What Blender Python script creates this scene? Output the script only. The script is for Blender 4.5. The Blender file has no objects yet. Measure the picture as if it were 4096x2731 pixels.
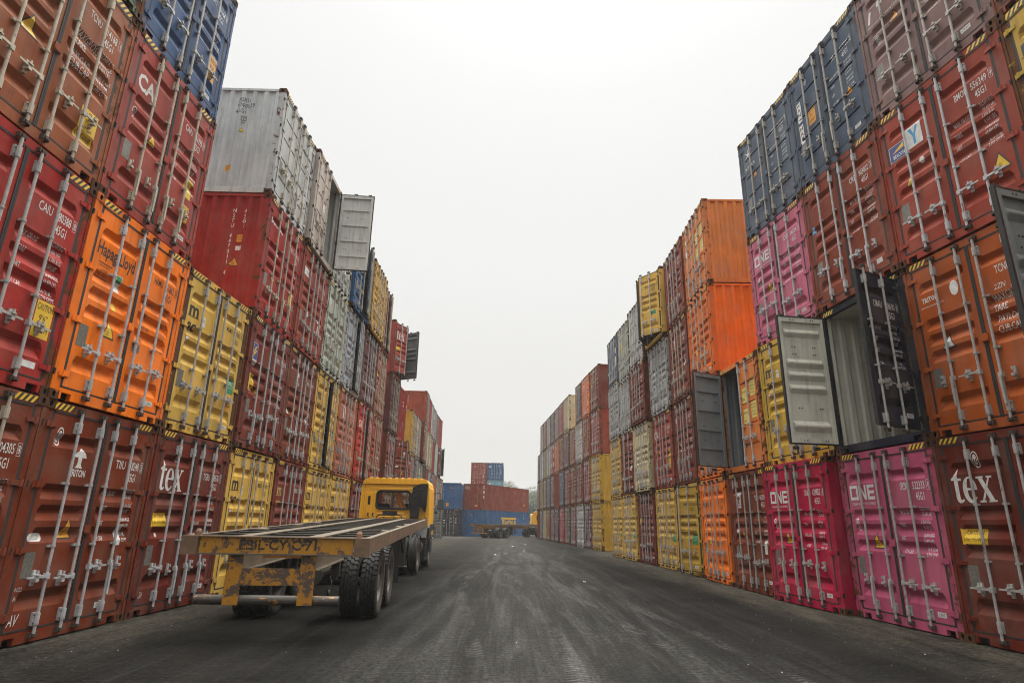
import bpy, bmesh, math, random
from mathutils import Vector, Matrix
from mathutils.geometry import tessellate_polygon
PI = math.pi
R = math.radians
random.seed(7)
scene = bpy.context.scene
col = scene.collection

# ------------------------------------------------------------------ camera
CAM_H, PITCH, ROLL, FPX = 1.503, R(16.818), R(1.153), 2402.4
cam_d = bpy.data.cameras.new('camera')
cam = bpy.data.objects.new('camera', cam_d)
col.objects.link(cam)
fw = Vector((0, math.cos(PITCH), math.sin(PITCH)))
r0 = Vector((1, 0, 0))
u0 = r0.cross(fw)
ri = math.cos(ROLL) * r0 + math.sin(ROLL) * u0
up = -math.sin(ROLL) * r0 + math.cos(ROLL) * u0
M = Matrix((ri, up, -fw)).transposed().to_4x4()
M.translation = Vector((0, 0, CAM_H))
cam.matrix_world = M
cam_d.sensor_fit = 'HORIZONTAL'
cam_d.sensor_width = 36.0
cam_d.lens = FPX / 4096 * 36
cam_d.clip_end = 3000
cam_d.clip_start = 0.05
scene.camera = cam

# ------------------------------------------------------------------ world, sun, exposure
SUN_EL, SUN_AZ = R(68), R(8)
world = bpy.data.worlds.new('World')
scene.world = world
world.use_nodes = True
wn, wl = world.node_tree.nodes, world.node_tree.links
wn.clear()
w_out = wn.new('ShaderNodeOutputWorld')
w_bg = wn.new('ShaderNodeBackground')
sky = wn.new('ShaderNodeTexSky')
sky.sky_type = 'NISHITA'
sky.sun_disc = False
sky.sun_elevation = SUN_EL
sky.sun_rotation = SUN_AZ
sky.dust_density = 6
sky.air_density = 1.2
w_hsv = wn.new('ShaderNodeHueSaturation')
w_hsv.inputs['Saturation'].default_value = 0.0
wl.new(sky.outputs[0], w_hsv.inputs['Color'])
w_tc = wn.new('ShaderNodeTexCoord')
w_sep = wn.new('ShaderNodeSeparateXYZ')
wl.new(w_tc.outputs['Generated'], w_sep.inputs[0])
w_ramp = wn.new('ShaderNodeValToRGB')       # cloud deck, even and pale below; unseen zenith brightened and warmed to light walls
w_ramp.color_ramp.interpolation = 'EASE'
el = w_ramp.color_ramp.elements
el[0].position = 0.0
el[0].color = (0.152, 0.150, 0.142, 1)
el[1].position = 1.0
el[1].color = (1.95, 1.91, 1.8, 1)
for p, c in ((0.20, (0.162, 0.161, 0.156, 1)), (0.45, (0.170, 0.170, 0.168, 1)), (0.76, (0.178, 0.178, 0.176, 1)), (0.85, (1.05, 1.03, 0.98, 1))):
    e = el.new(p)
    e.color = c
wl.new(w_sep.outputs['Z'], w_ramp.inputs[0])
w_noise = wn.new('ShaderNodeTexNoise')
w_noise.inputs['Scale'].default_value = 1.6
w_noise.inputs['Detail'].default_value = 4
wl.new(w_tc.outputs['Generated'], w_noise.inputs['Vector'])
w_nr = wn.new('ShaderNodeMapRange')
w_nr.inputs['To Min'].default_value = 0.965
w_nr.inputs['To Max'].default_value = 1.015
wl.new(w_noise.outputs[0], w_nr.inputs[0])
w_mul = wn.new('ShaderNodeMix')
w_mul.data_type = 'RGBA'
w_mul.blend_type = 'MULTIPLY'
w_mul.inputs[0].default_value = 1
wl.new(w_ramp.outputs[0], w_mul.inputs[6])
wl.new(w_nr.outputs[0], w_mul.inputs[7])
w_mix = wn.new('ShaderNodeMix')
w_mix.data_type = 'RGBA'
w_mix.blend_type = 'MIX'
w_mix.inputs[0].default_value = 0.996      # thick overcast: nearly all of the clear sky is hidden
wl.new(w_hsv.outputs[0], w_mix.inputs[6])
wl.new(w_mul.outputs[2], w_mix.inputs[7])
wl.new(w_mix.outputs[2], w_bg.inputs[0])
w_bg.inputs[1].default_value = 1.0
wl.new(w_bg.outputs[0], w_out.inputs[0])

sun_d = bpy.data.lights.new('sun', 'SUN')
sun_d.energy = 1.2
sun_d.angle = R(50)
sun_d.color = (1.0, 0.96, 0.88)
sun = bpy.data.objects.new('sun', sun_d)
col.objects.link(sun)
sun.rotation_euler = (PI / 2 - SUN_EL, 0, PI - SUN_AZ)
scene.view_settings.view_transform = 'Standard'
scene.view_settings.look = 'None'
scene.view_settings.gamma = 1
scene.view_settings.exposure = 2.18
scene.render.engine = 'CYCLES'
scene.cycles.max_bounces = 6
scene.cycles.diffuse_bounces = 4
scene.cycles.pixel_filter_type = 'BLACKMAN_HARRIS'
scene.cycles.filter_width = 1.05
scene.render.resolution_x = 1024
scene.render.resolution_y = 682


# ------------------------------------------------------------------ helpers
def lin(r, g, b):
    f = lambda c: (c / 255 / 12.92) if c / 255 <= 0.04045 else ((c / 255 + 0.055) / 1.055) ** 2.4
    return (f(r), f(g), f(b))


class MB:
    def __init__(self):
        self.v, self.f, self.m = [], [], []

    def add(self, vs, fs, m=0):
        n = len(self.v)
        self.v += [tuple(p) for p in vs]
        self.f += [tuple(i + n for i in f) for f in fs]
        self.m += [m] * len(fs)

    def box(self, x0, x1, y0, y1, z0, z1, m=0):
        self.add([(x0, y0, z0), (x1, y0, z0), (x1, y1, z0), (x0, y1, z0), (x0, y0, z1), (x1, y0, z1), (x1, y1, z1), (x0, y1, z1)],
                 [(0, 3, 2, 1), (4, 5, 6, 7), (0, 1, 5, 4), (1, 2, 6, 5), (2, 3, 7, 6), (3, 0, 4, 7)], m)

    def hexa(self, p, m=0):                 # eight corners, same order as box
        self.add(p, [(0, 3, 2, 1), (4, 5, 6, 7), (0, 1, 5, 4), (1, 2, 6, 5), (2, 3, 7, 6), (3, 0, 4, 7)], m)

    def cyl(self, a, b, r, n=8, m=0, r2=None, caps=True):
        a, b = Vector(a), Vector(b)
        d = (b - a).normalized()
        t = Vector((0, 0, 1)) if abs(d.z) < 0.9 else Vector((1, 0, 0))
        p = d.cross(t).normalized()
        q = d.cross(p)
        r2 = r if r2 is None else r2
        vs = []
        for c, rr in ((a, r), (b, r2)):
            for i in range(n):
                w = 2 * PI * i / n
                vs.append(c + (p * math.cos(w) + q * math.sin(w)) * rr)
        fs = [(i, (i + 1) % n, (i + 1) % n + n, i + n) for i in range(n)]
        if caps:
            fs += [tuple(range(n - 1, -1, -1)), tuple(range(n, 2 * n))]
        self.add(vs, fs, m)

    def tube(self, pts, r, n=6, m=0):
        for a, b in zip(pts, pts[1:]):
            self.cyl(a, b, r, n, m)

    def prism(self, poly, y0, y1, m=0):     # polygon in x,z pushed along y
        n = len(poly)
        vs = [(x, y0, z) for x, z in poly] + [(x, y1, z) for x, z in poly]
        fs = [(i, (i + 1) % n, (i + 1) % n + n, i + n) for i in range(n)]
        tri = tessellate_polygon([[Vector((x, z, 0)) for x, z in poly]])
        fs += [tuple(t) for t in tri] + [tuple(i + n for i in t) for t in tri]
        self.add(vs, fs, m)

    def prismx(self, poly, x0, x1, m=0):    # polygon in y,z pushed along x
        n = len(poly)
        vs = [(x0, y, z) for y, z in poly] + [(x1, y, z) for y, z in poly]
        fs = [(i, (i + 1) % n, (i + 1) % n + n, i + n) for i in range(n)]
        tri = tessellate_polygon([[Vector((y, z, 0)) for y, z in poly]])
        fs += [tuple(t) for t in tri] + [tuple(i + n for i in t) for t in tri]
        self.add(vs, fs, m)

    def lathe(self, prof, x, cy, cz, n=32, m=0, closed=True):   # profile (dx, r) round an x axis
        vs = []
        for dx, r in prof:
            for i in range(n):
                w = 2 * PI * i / n
                vs.append((x + dx, cy + r * math.cos(w), cz + r * math.sin(w)))
        k = len(prof)
        fs = []
        for j in range(k if closed else k - 1):
            a, b = j * n, ((j + 1) % k) * n
            fs += [(a + i, a + (i + 1) % n, b + (i + 1) % n, b + i) for i in range(n)]
        self.add(vs, fs, m)

    def mesh(self, name, mats, smooth=False, fix=True):
        me = bpy.data.meshes.new(name)
        me.from_pydata(self.v, [], self.f)
        for m in mats:
            me.materials.append(m)
        me.polygons.foreach_set('material_index', self.m)
        if fix:
            bm = bmesh.new()
            bm.from_mesh(me)
            bmesh.ops.recalc_face_normals(bm, faces=bm.faces)
            bm.to_mesh(me)
            bm.free()
        if smooth:
            me.polygons.foreach_set('use_smooth', [True] * len(me.polygons))
        me.update()
        return me


def put(name, me, parent=None, color=None, loc=(0, 0, 0), rot=(0, 0, 0), scale=None):
    o = bpy.data.objects.new(name, me)
    col.objects.link(o)
    o.location = loc
    o.rotation_euler = rot
    if scale:
        o.scale = scale
    if color is not None:
        o.color = color
    if parent is not None:
        o.parent = parent
    return o


def tag(o, label=None, cat=None, group=None, kind=None):
    if label:
        o['label'] = label
    if cat:
        o['category'] = cat
    if group:
        o['group'] = group
    if kind:
        o['kind'] = kind
    return o


# ------------------------------------------------------------------ materials
class NT:
    def __init__(self, name):
        self.mat = bpy.data.materials.new(name)
        self.mat.use_nodes = True
        self.n, self.l = self.mat.node_tree.nodes, self.mat.node_tree.links
        self.b = self.n['Principled BSDF']
        self.tc = self.n.new('ShaderNodeTexCoord')
        self.oi = None

    def info(self):
        if not self.oi:
            self.oi = self.n.new('ShaderNodeObjectInfo')
        return self.oi

    def vec(self, scale=(1, 1, 1), rnd=True, src='Object'):
        mp = self.n.new('ShaderNodeMapping')
        mp.inputs['Scale'].default_value = scale
        self.l.new(self.tc.outputs[src], mp.inputs['Vector'])
        if rnd:
            mu = self.n.new('ShaderNodeMath')
            mu.operation = 'MULTIPLY'
            mu.inputs[1].default_value = 37.0
            self.l.new(self.info().outputs['Random'], mu.inputs[0])
            self.l.new(mu.outputs[0], mp.inputs['Location'])
        return mp.outputs[0]

    def noise(self, v, scale, detail=4, rough=0.55, dist=0):
        t = self.n.new('ShaderNodeTexNoise')
        t.inputs['Scale'].default_value = scale
        t.inputs['Detail'].default_value = detail
        t.inputs['Roughness'].default_value = rough
        t.inputs['Distortion'].default_value = dist
        self.l.new(v, t.inputs['Vector'])
        return t.outputs[0]

    def rng(self, v, a, b, c=0, d=1):
        t = self.n.new('ShaderNodeMapRange')
        for i, x in enumerate((a, b, c, d)):
            if hasattr(x, 'type') or hasattr(x, 'is_output'):
                self.l.new(x, t.inputs[i + 1])
            else:
                t.inputs[i + 1].default_value = x
        self.l.new(v, t.inputs[0])
        return t.outputs[0]

    def math(self, op, a, b=None):
        t = self.n.new('ShaderNodeMath')
        t.operation = op
        for i, x in enumerate((a, b)):
            if x is None:
                continue
            if hasattr(x, 'is_output'):
                self.l.new(x, t.inputs[i])
            else:
                t.inputs[i].default_value = x
        return t.outputs[0]

    def mix(self, f, a, b, mode='MIX'):
        t = self.n.new('ShaderNodeMix')
        t.data_type = 'RGBA'
        t.blend_type = mode
        for i, x in ((0, f), (6, a), (7, b)):
            if hasattr(x, 'is_output'):
                self.l.new(x, t.inputs[i])
            elif i == 0:
                t.inputs[0].default_value = x
            else:
                t.inputs[i].default_value = (*x, 1) if len(x) == 3 else x
        return t.outputs[2]

    def bump(self, h, strength=0.3, dist=0.01):
        t = self.n.new('ShaderNodeBump')
        t.inputs['Strength'].default_value = strength
        t.inputs['Distance'].default_value = dist
        self.l.new(h, t.inputs['Height'])
        self.l.new(t.outputs[0], self.b.inputs['Normal'])

    def out(self, c=None, rough=None, metal=None, spec=None):
        if c is not None:
            if hasattr(c, 'is_output'):
                self.l.new(c, self.b.inputs['Base Color'])
            else:
                self.b.inputs['Base Color'].default_value = (*c, 1)
        if rough is not None:
            if hasattr(rough, 'is_output'):
                self.l.new(rough, self.b.inputs['Roughness'])
            else:
                self.b.inputs['Roughness'].default_value = rough
        if metal is not None:
            self.b.inputs['Metallic'].default_value = metal
        if spec is not None:
            self.b.inputs['Specular IOR Level'].default_value = spec
        return self.mat


RUST1, RUST2 = (0.060, 0.024, 0.012), (0.17, 0.070, 0.025)


def paint_mat(name, rust_gain=1.0, base=None, rust_add=0.0, dirt=0.0):
    t = NT(name)
    oi = t.info()
    c = oi.outputs['Color'] if base is None else base
    v = t.vec()
    vs = t.vec((5, 5, 0.45))
    big = t.noise(v, 1.1, 5, 0.6)
    med = t.noise(v, 7, 6, 0.65)
    st = t.noise(vs, 2.0, 5, 0.6)
    c1 = t.mix(t.rng(big, 0.3, 0.7, 0, 1), (0.80, 0.80, 0.81), (1.10, 1.09, 1.07))
    c = t.mix(1.0, c, c1, 'MULTIPLY')
    c = t.mix(t.rng(st, 0.50, 0.78, 0, 0.42), c, (0.055, 0.045, 0.035))          # run-down grime
    c = t.mix(t.rng(med, 0.55, 0.85, 0, 0.12), c, (0.30, 0.26, 0.22))            # dust
    sx_ = t.noise(t.vec((9, 9, 1.6)), 3.0, 9, 0.78)
    c = t.mix(t.rng(sx_, 0.60, 0.72, 0, 0.20), c, (0.42, 0.38, 0.33))            # scuffs
    ws = t.noise(v, 1.7, 3, 0.5)
    c = t.mix(t.rng(ws, 0.42, 0.75, 0.0, 0.15), c, (0.36, 0.31, 0.26))          # chalky fading
    rn = t.noise(v, 4.2, 12, 0.72, 0.4)
    rn2 = t.noise(vs, 1.1, 6, 0.7)
    rr = t.math('ADD', t.math('MULTIPLY', rn, 0.7), t.math('MULTIPLY', rn2, 0.3))
    amt = t.math('MULTIPLY', oi.outputs['Alpha'], rust_gain) if base is None else rust_gain
    if rust_add:
        amt = t.math('ADD', amt, rust_add)
    lo = t.math('SUBTRACT', 0.76, t.math('MULTIPLY', amt, 0.34))
    hi = t.math('ADD', lo, 0.05)
    rmask = t.rng(rr, lo, hi, 0, 1)
    rc = t.mix(med, RUST1, RUST2)
    c = t.mix(rmask, c, rc)
    if dirt:                                # worn castings: scraped, oily steel
        c = t.mix(t.rng(med, 0.25, 0.75, dirt, dirt * .4), c, (0.035, 0.022, 0.016))
    rough = t.mix(rmask, (0.58, 0.58, 0.58), (0.9, 0.9, 0.9))
    dents = t.noise(v, 2.4, 3, 0.5)
    h = t.math('ADD', t.math('MULTIPLY', dents, 1.0), t.math('MULTIPLY', rmask, 0.06))
    t.bump(h, 0.55, 0.035)
    return t.out(c, rough, spec=0.13)


MAT = {}
MAT['paint'] = paint_mat('container_paint')
MAT['post'] = paint_mat('post_paint', 1.3, rust_add=0.16, dirt=.22)
MAT['cast'] = paint_mat('casting_paint', 1.0, rust_add=0.62, dirt=.75)


def simple(name, c, rough=0.7, var=0.25, metal=0, scale=6, grime=0.3, bump=0.0):
    t = NT(name)
    v = t.vec()
    n = t.noise(v, scale, 6, 0.65)
    k = t.mix(t.rng(n, 0.3, 0.7), (1 - var,) * 3, (1 + var * 0.4,) * 3)
    cc = t.mix(1.0, c, k, 'MULTIPLY')
    if grime:
        n2 = t.noise(v, 2.3, 6, 0.7)
        cc = t.mix(t.rng(n2, 0.5, 0.8, 0, grime), cc, (0.06, 0.05, 0.04))
    if bump:
        t.bump(n, bump, 0.02)
    return t.out(cc, rough, metal)


def bar_mat():
    t = NT('galvanised_bar')
    v = t.vec()
    n = t.noise(v, 9, 6, 0.7)
    c = t.mix(t.rng(n, 0.3, 0.7), (0.62, 0.61, 0.6), (1.08, 1.07, 1.06))
    c = t.mix(1.0, t.info().outputs['Color'], c, 'MULTIPLY')
    n2 = t.noise(t.vec((4, 4, 0.8)), 3.0, 8, 0.7)
    c = t.mix(t.rng(n2, 0.6, 0.68), c, (0.10, 0.05, 0.03))
    return t.out(c, 0.55, 0.15)


MAT['bar'] = bar_mat()
MAT['rustdark'] = simple('rusty_cam', (0.07, 0.045, 0.035), 0.85, 0.4, scale=20)
MAT['rubber'] = simple('rubber_gasket', (0.022, 0.022, 0.022), 0.75, 0.3)
MAT['white'] = simple('white_marking', (0.66, 0.66, 0.64), 0.6, 0.25, grime=0.25, scale=14)
MAT['cream'] = simple('cream_marking', (0.62, 0.50, 0.22), 0.6, 0.2)
MAT['tan'] = simple('tan_marking', (0.42, 0.28, 0.08), 0.6, 0.2)
MAT['black'] = simple('black_marking', (0.022, 0.022, 0.022), 0.6, 0.2, grime=0)
MAT['yellow'] = simple('yellow_sticker', (0.72, 0.46, 0.03), 0.5, 0.15, grime=0.15)
MAT['paleyellow'] = simple('pale_yellow_sticker', (0.70, 0.58, 0.17), 0.5, 0.15, grime=0.15)
MAT['ochre'] = simple('orange_sticker', (0.68, 0.30, 0.02), 0.5, 0.15, grime=0.15)
MAT['green'] = simple('green_sticker', (0.03, 0.24, 0.10), 0.5, 0.15)
MAT['blue'] = simple('blue_sticker', (0.03, 0.06, 0.22), 0.5, 0.15)
MAT['sky'] = simple('light_blue_marking', (0.07, 0.30, 0.55), 0.5, 0.15)
MAT['red'] = simple('red_marking', (0.45, 0.03, 0.03), 0.5, 0.15)
MAT['plate'] = simple('data_plate', (0.20, 0.195, 0.17), 0.45, 0.45, 0.3, scale=30)
MAT['palep'] = simple('pale_plate', (0.42, 0.39, 0.29), 0.55, 0.35, 0.1, scale=30)
MAT['hole'] = simple('shade_black', (0.008, 0.007, 0.007), 0.9, 0.2, grime=0)  # near-black standing in for the shade inside holes and recesses
MAT['inner'] = paint_mat('inner_paint', 0.7)
MAT['under'] = simple('underside', (0.035, 0.03, 0.026), 0.9, 0.4)

# ------------------------------------------------------------------ lettering
_tc = {}


def text2d(s, bold=0.0, res=2):
    k = (s, bold, res)
    if k in _tc:
        return _tc[k]
    cu = bpy.data.curves.new('txt', 'FONT')
    cu.body = s
    cu.size = 1.0
    cu.offset = bold
    cu.resolution_u = res
    cu.fill_mode = 'FRONT'
    o = bpy.data.objects.new('txt', cu)
    col.objects.link(o)
    dg = bpy.context.evaluated_depsgraph_get()
    me = bpy.data.meshes.new_from_object(o.evaluated_get(dg))
    vs = [(v.co.x / 0.70, v.co.y / 0.70) for v in me.vertices]
    fs = [tuple(p.vertices) for p in me.polygons]
    w = max([v[0] for v in vs], default=0.3)
    bpy.data.objects.remove(o)
    bpy.data.curves.remove(cu)
    bpy.data.meshes.remove(me)
    _tc[k] = (vs, fs, w)
    return _tc[k]


def poly2d(loops):
    vv = [p for lp in loops for p in lp]
    tri = tessellate_polygon([[Vector((x, y, 0)) for x, y in lp] for lp in loops])
    return vv, [tuple(t) for t in tri], max(p[0] for p in vv)


def ell(cx, cy, rx, ry, a0=0, a1=360, n=16):
    return [(cx + rx * math.cos(R(a0 + (a1 - a0) * i / n)), cy + ry * math.sin(R(a0 + (a1 - a0) * i / n))) for i in range(n + 1)]


def rect(x0, y0, x1, y1):
    return [(x0, y0), (x1, y0), (x1, y1), (x0, y1)]


def shift(g, dx, dy=0, sx=1, sy=1):
    vs, fs, w = g
    return [(x * sx + dx, y * sy + dy) for x, y in vs], fs, w


def join(*gs):
    V, F = [], []
    for vs, fs, w in gs:
        n = len(V)
        V += vs
        F += [tuple(i + n for i in f) for f in fs]
    return V, F, max(p[0] for p in V)


def logo_serif():                           # lower-case serif word of three letters
    t = poly2d([[(.02, .98), (.02, .90), (.18, .90), (.18, .22), (.22, .08), (.34, 0), (.50, 0), (.62, .06), (.66, .12), (.62, .16), (.52, .11), (.44, .14), (.42, .24), (.42, .88), (.64, .88), (.64, .98), (.42, .98), (.42, 1.35), (.38, 1.35), (.30, 1.18), (.16, 1.04)]])
    out = ell(.44, .5, .43, .52, -32, -360, 26)
    inn = [(.29, .49)] + ell(.52, .46, .24, .36, 180, 318, 9)
    e = poly2d([out[:-1] + [(.87, .5), (.87, .49)] + inn, [(.29, .57)] + ell(.45, .62, .165, .34, 178, 2, 8) + [(.61, .57)]])
    x = [poly2d([[(.08, .97), (.34, .97), (.92, .02), (.64, .02)]]), poly2d([[(.70, .97), (.80, .97), (.27, .02), (.15, .02)]]),
         poly2d([rect(0, .93, .42, 1.0)]), poly2d([rect(.60, .93, .92, 1.0)]), poly2d([rect(.02, 0, .38, .07)]), poly2d([rect(.54, 0, 1.0, .07)])]
    return join(t, shift(e, .66), *[shift(q, 1.56) for q in x])


def logo_block():                           # three block capitals O N E
    o = poly2d([rect(0, 0, 1, 1), rect(.2, .2, .8, .8)])
    n = poly2d([[(1.12, 0), (1.32, 0), (1.32, .72), (1.78, 0), (2.02, 0), (2.02, 1), (1.82, 1), (1.82, .32), (1.38, 1), (1.12, 1)]])
    e = poly2d([[(2.16, 0), (3.0, 0), (3.0, .2), (2.38, .2), (2.38, .4), (2.95, .4), (2.95, .6), (2.38, .6), (2.38, .8), (3.0, .8), (3.0, 1), (2.16, 1)]])
    return join(o, n, e)


def logo_tee():
    return poly2d([[(.0, .55), (.12, .78), (.3, .88), (.5, 1.05), (.7, .88), (.88, .78), (1.0, .55), (.72, .55), (.66, .62), (.64, .2), (.74, .06), (.82, 0), (.18, 0), (.26, .06), (.36, .2), (.34, .62), (.28, .55)]])


def logo_ring():
    a = poly2d([ell(.5, .5, .42, .5, 0, 360, 20)[:-1], ell(.5, .5, .34, .42, 0, 360, 20)[:-1]])
    b = poly2d([ell(.5, .5, .24, .31, 0, 360, 14)[:-1], ell(.5, .5, .17, .23, 0, 360, 14)[:-1]])
    c = poly2d([[(.44, .28), (.56, .28), (.54, .5), (.62, .62), (.5, .74), (.38, .62), (.46, .5)]])
    return join(a, b, c)


def disc():
    return poly2d([ell(.5, .5, .5, .5, 0, 360, 20)[:-1]])


def pill():
    return poly2d([ell(1.6, .5, .4, .5, -90, 90, 8) + ell(.4, .5, .4, .5, 90, 270, 8)])


LOGO = dict(serif=logo_serif, block=logo_block, tee=logo_tee, ring=logo_ring, disc=disc, pill=pill)
_lg = {}


def logo(k):
    if k not in _lg:
        _lg[k] = LOGO[k]()
    return _lg[k]


# A mark is (kind, payload, x, drop from the top, height, width factor, material, bold)
def T(s, x, d, h, sx=0.62, m='white', bold=0.0, slant=0.0, vert=False):
    return ('t', s, x, d, h, sx, m, bold, slant, vert)


def P(poly, x, d, sx, sy, m):
    return ('p', poly, x, d, sx, sy, m)


def L(k, x, d, h, sx=1.0, m='white'):
    return ('l', k, x, d, h, sx, m)


def RC(x, d, w, h, m):                      # rectangle, d = drop of its top edge
    return ('p', rect(0, 0, 1, 1), x, d + h, w, h, m)


def tri_sign(x, d, h=0.22, warn='yellow'):
    w = h * 1.0
    return [P([(0, 0), (1, 0), (.5, 1)], x, d + h, w, h, 'black'), ('o', P([(.1, .07), (.9, .07), (.5, .86)], x, d + h, w, h, warn)),
            ('o2', T('SUPER', x + w * .30, d + h * .72, h * .1, 0.6, 'black')), ('o2', T('HEAVY', x + w * .28, d + h * .86, h * .1, 0.6, 'black'))]


def caution(x, d, w=0.30, h=0.42, lines=('CAUTION', "9'6\"", 'HIGH'), m='yellow'):
    r = [RC(x, d, w, h, m)]
    n = len(lines)
    lh = h / (n + 0.35)
    for i, s in enumerate(lines):
        ww = text2d(s, 0.0)[2]
        th = lh * 0.62
        sx = min(0.75, w * 0.9 / (ww * th))
        r.append(('o', T(s, x + (w - ww * th * sx) / 2, d + lh * (i + 0.85), th, sx, 'black')))
    return r


def emblem_swoosh(x, d, w, h):              # blue board, yellow swoosh
    return [RC(x - .01, d - .01, w + .02, h + .13, 'white'), ('o', RC(x, d, w, h, 'blue')),
            ('o2', P([(.12, .2), (.3, .5), (.5, .62), (.9, .9), (.5, .8), (.25, .66), (.1, .45)], x, d + h, w, h, 'yellow')),
            ('o2', P([(.15, .05), (.35, .3), (.6, .42), (.9, .62), (.55, .55), (.3, .42), (.12, .25)], x, d + h, w, h, 'yellow')),
            ('o', T('FLORENS', x + .01, d + h + .09, .055, w / (text2d('FLORENS')[2] * .055) * .92, 'blue'))]


def TW(s, x0, x1, d, h, m='white', bold=0.0):
    w = text2d(s, bold)[2]
    return T(s, x0, d, h, (x1 - x0) / (w * h), m, bold)


def ident(a, n, c, m='white', h=0.12):
    x0, x1, z0, z1, t = .938, .996, .75, .60, .005
    return [TW(a, .35, .575, .735, h, m, .006), TW(n, .635, .90, .735, h, m, .006), TW('45G1', .68, .86, .905, h, m, .006),
            RC(x0, z1, x1 - x0, t, m), RC(x0, z0, x1 - x0, t, m), RC(x0, z1, t, z0 - z1, m), RC(x1 - t, z1, t, z0 - z1 + t, m),
            TW(c, .950, .984, .727, h * .85, m)]


W_STD = (('MAX.GROSS', '32.500 KGS', '71.650 LBS'), ('TARE', '3.700 KGS', '8.160 LBS'), ('NET', '28.800 KGS', '63.490 LBS'), ('CU.CAP.', '76.4 CU.M.', '2.700 CU.FT.'))
W_LB = (('MAX.WT.', '32.500 KGS', '71.650 LBS'), ('TARE WT.', '3.700 KGS', '8.160 LBS'), ('PAYLOAD', '28.800 KGS', '63.490 LBS'), ('CU.CAP.', '76.4 CU.M.', '2.700 CU.FT.'))
W_PAY = (('MAX GROSS', '32.500 kg', '71.650 lb'), ('TARE', '3.880 kg', '8.773 lb'), ('PAYLOAD', '28.820 kg', '63.537 lb'), ('CUBE', '76.4 cu.m.', '2.700 cu.ft.'))


def weights(rows=W_STD, m='white', x0=.22, x1=.70, d=1.07, h=.060, gap=.205):
    r = []
    for i, (a, b, c) in enumerate(rows):
        dd = d + i * gap
        r += [T(a, x0, dd + .05, h, .62, m, .004), T(b, x1, dd, h * .92, .58, m, .004), T(c, x1, dd + .082, h * .92, .58, m, .004)]
    return r


def big_weights(m='white'):
    r = []
    for i, s in enumerate(('MAXGROSS', 'TARE', 'PAYLOAD', 'CUB.CAP.')):
        r.append(T(s, .22, 1.12 + i * .155, .1, .60, m, .004))
    for i, s in enumerate(('32.500 KGS', '3.810 KGS', '8.400 LBS', '28.690 KGS', '76.4 CUM', '2.700 CUFT')):
        r.append(T(s, .70, 1.08 + i * .105, .065, .60, m, .004))
    return r


# ------------------------------------------------------------------ container geometry
W2, LEN = 1.219, 12.192
DX0, DX1 = 0.028, 1.018                     # door leaf, from the middle to the hinge side
GA = ((.095, .165), (.34, .415), (.44, .515), (.545, .62), (.83, .915))
GB = ((.015, .03), (.195, .215), (.405, .425), (.615, .635), (.815, .835))


def groove_profile(H, style):
    z0, z1 = 0.185, H - 0.155
    hh = z1 - z0
    pts = [(z1, 0)]
    dep = .046 if style == 'A' else .026
    for a, b in (GA if style == 'A' else GB):
        if style == 'A':
            for f, d in ((0, 0), (.38, 1), (.52, 1), (1, 0)):
                pts.append((z1 - hh * (a + (b - a) * f), d * dep))
        else:
            for f, d in ((0, 0), (.08, 1), (.55, 1), (1, 0)):
                pts.append((z1 - hh * (a + (b - a) * f), d * dep))
    pts.append((z0, 0))
    return pts


XA, XB, XC, XD = .115, .165, .895, .945


def door_surface(H, style):
    pr = groove_profile(H, style)

    def surf(x, z):
        d = 0
        for (za, da), (zb, db) in zip(pr, pr[1:]):
            if zb <= z <= za:
                d = da + (db - da) * ((za - z) / max(za - zb, 1e-6))
                break
        ax = abs(x)
        w = 0 if ax < XA or ax > XD else 1 if XB < ax < XC else ((ax - XA) / (XB - XA) if ax <= XB else (XD - ax) / (XD - XC))
        return .012 + d * w
    zb = [z for z, _ in pr]
    xb = [s * q for q in (XA, XB, XC, XD) for s in (-1, 1)]
    return surf, xb, zb


_mc = {}


def cached(key, fn):
    if key not in _mc:
        _mc[key] = fn()
    return _mc[key]


def mk_door_back(H, style, side):          # inner face of an opened door
    s = -1 if side == 'L' else 1
    b = MB()
    surf, _, _ = door_surface(H, style)
    pr = groove_profile(H, style)
    xs = [DX0, XA, XB, XC, XD, DX1]
    hx = s * 1.075
    vs = [(s * x - hx, surf(x, z) + .004, z) for z, _ in pr for x in xs]
    nx = len(xs)
    b.add(vs, [(i * nx + j, i * nx + j + 1, (i + 1) * nx + j + 1, (i + 1) * nx + j) for i in range(len(pr) - 1) for j in range(nx - 1)], 0)
    z0, z1 = pr[-1][0], pr[0][0]

    def bx(x0, x1, y0, y1, a, c):
        b.box(min(s * x0, s * x1) - hx, max(s * x0, s * x1) - hx, y0, y1, a, c)
    bx(DX0 + .005, XA * .85, .018, .064, z0 + .005, z1 - .005)
    bx(XD + .01, DX1 - .005, .018, .064, z0 + .005, z1 - .005)
    bx(XA * .85, XD + .01, .018, .062, z0 + .005, z0 + .10)
    bx(XA * .85, XD + .01, .018, .062, z1 - .10, z1 - .005)
    for fx in (.3, .36, .75, .8):
        for fz in (.02, .27, .42, .70, .76, .98):
            b.cyl((s * fx - hx, .01, z0 + (z1 - z0) * fz), (s * fx - hx, (.070 if fz in (.02, .98) else .028), z0 + (z1 - z0) * fz), .012, 6, 1)
    return b.mesh('inner_panel', [MAT['inner'], MAT['rustdark']])


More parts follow.
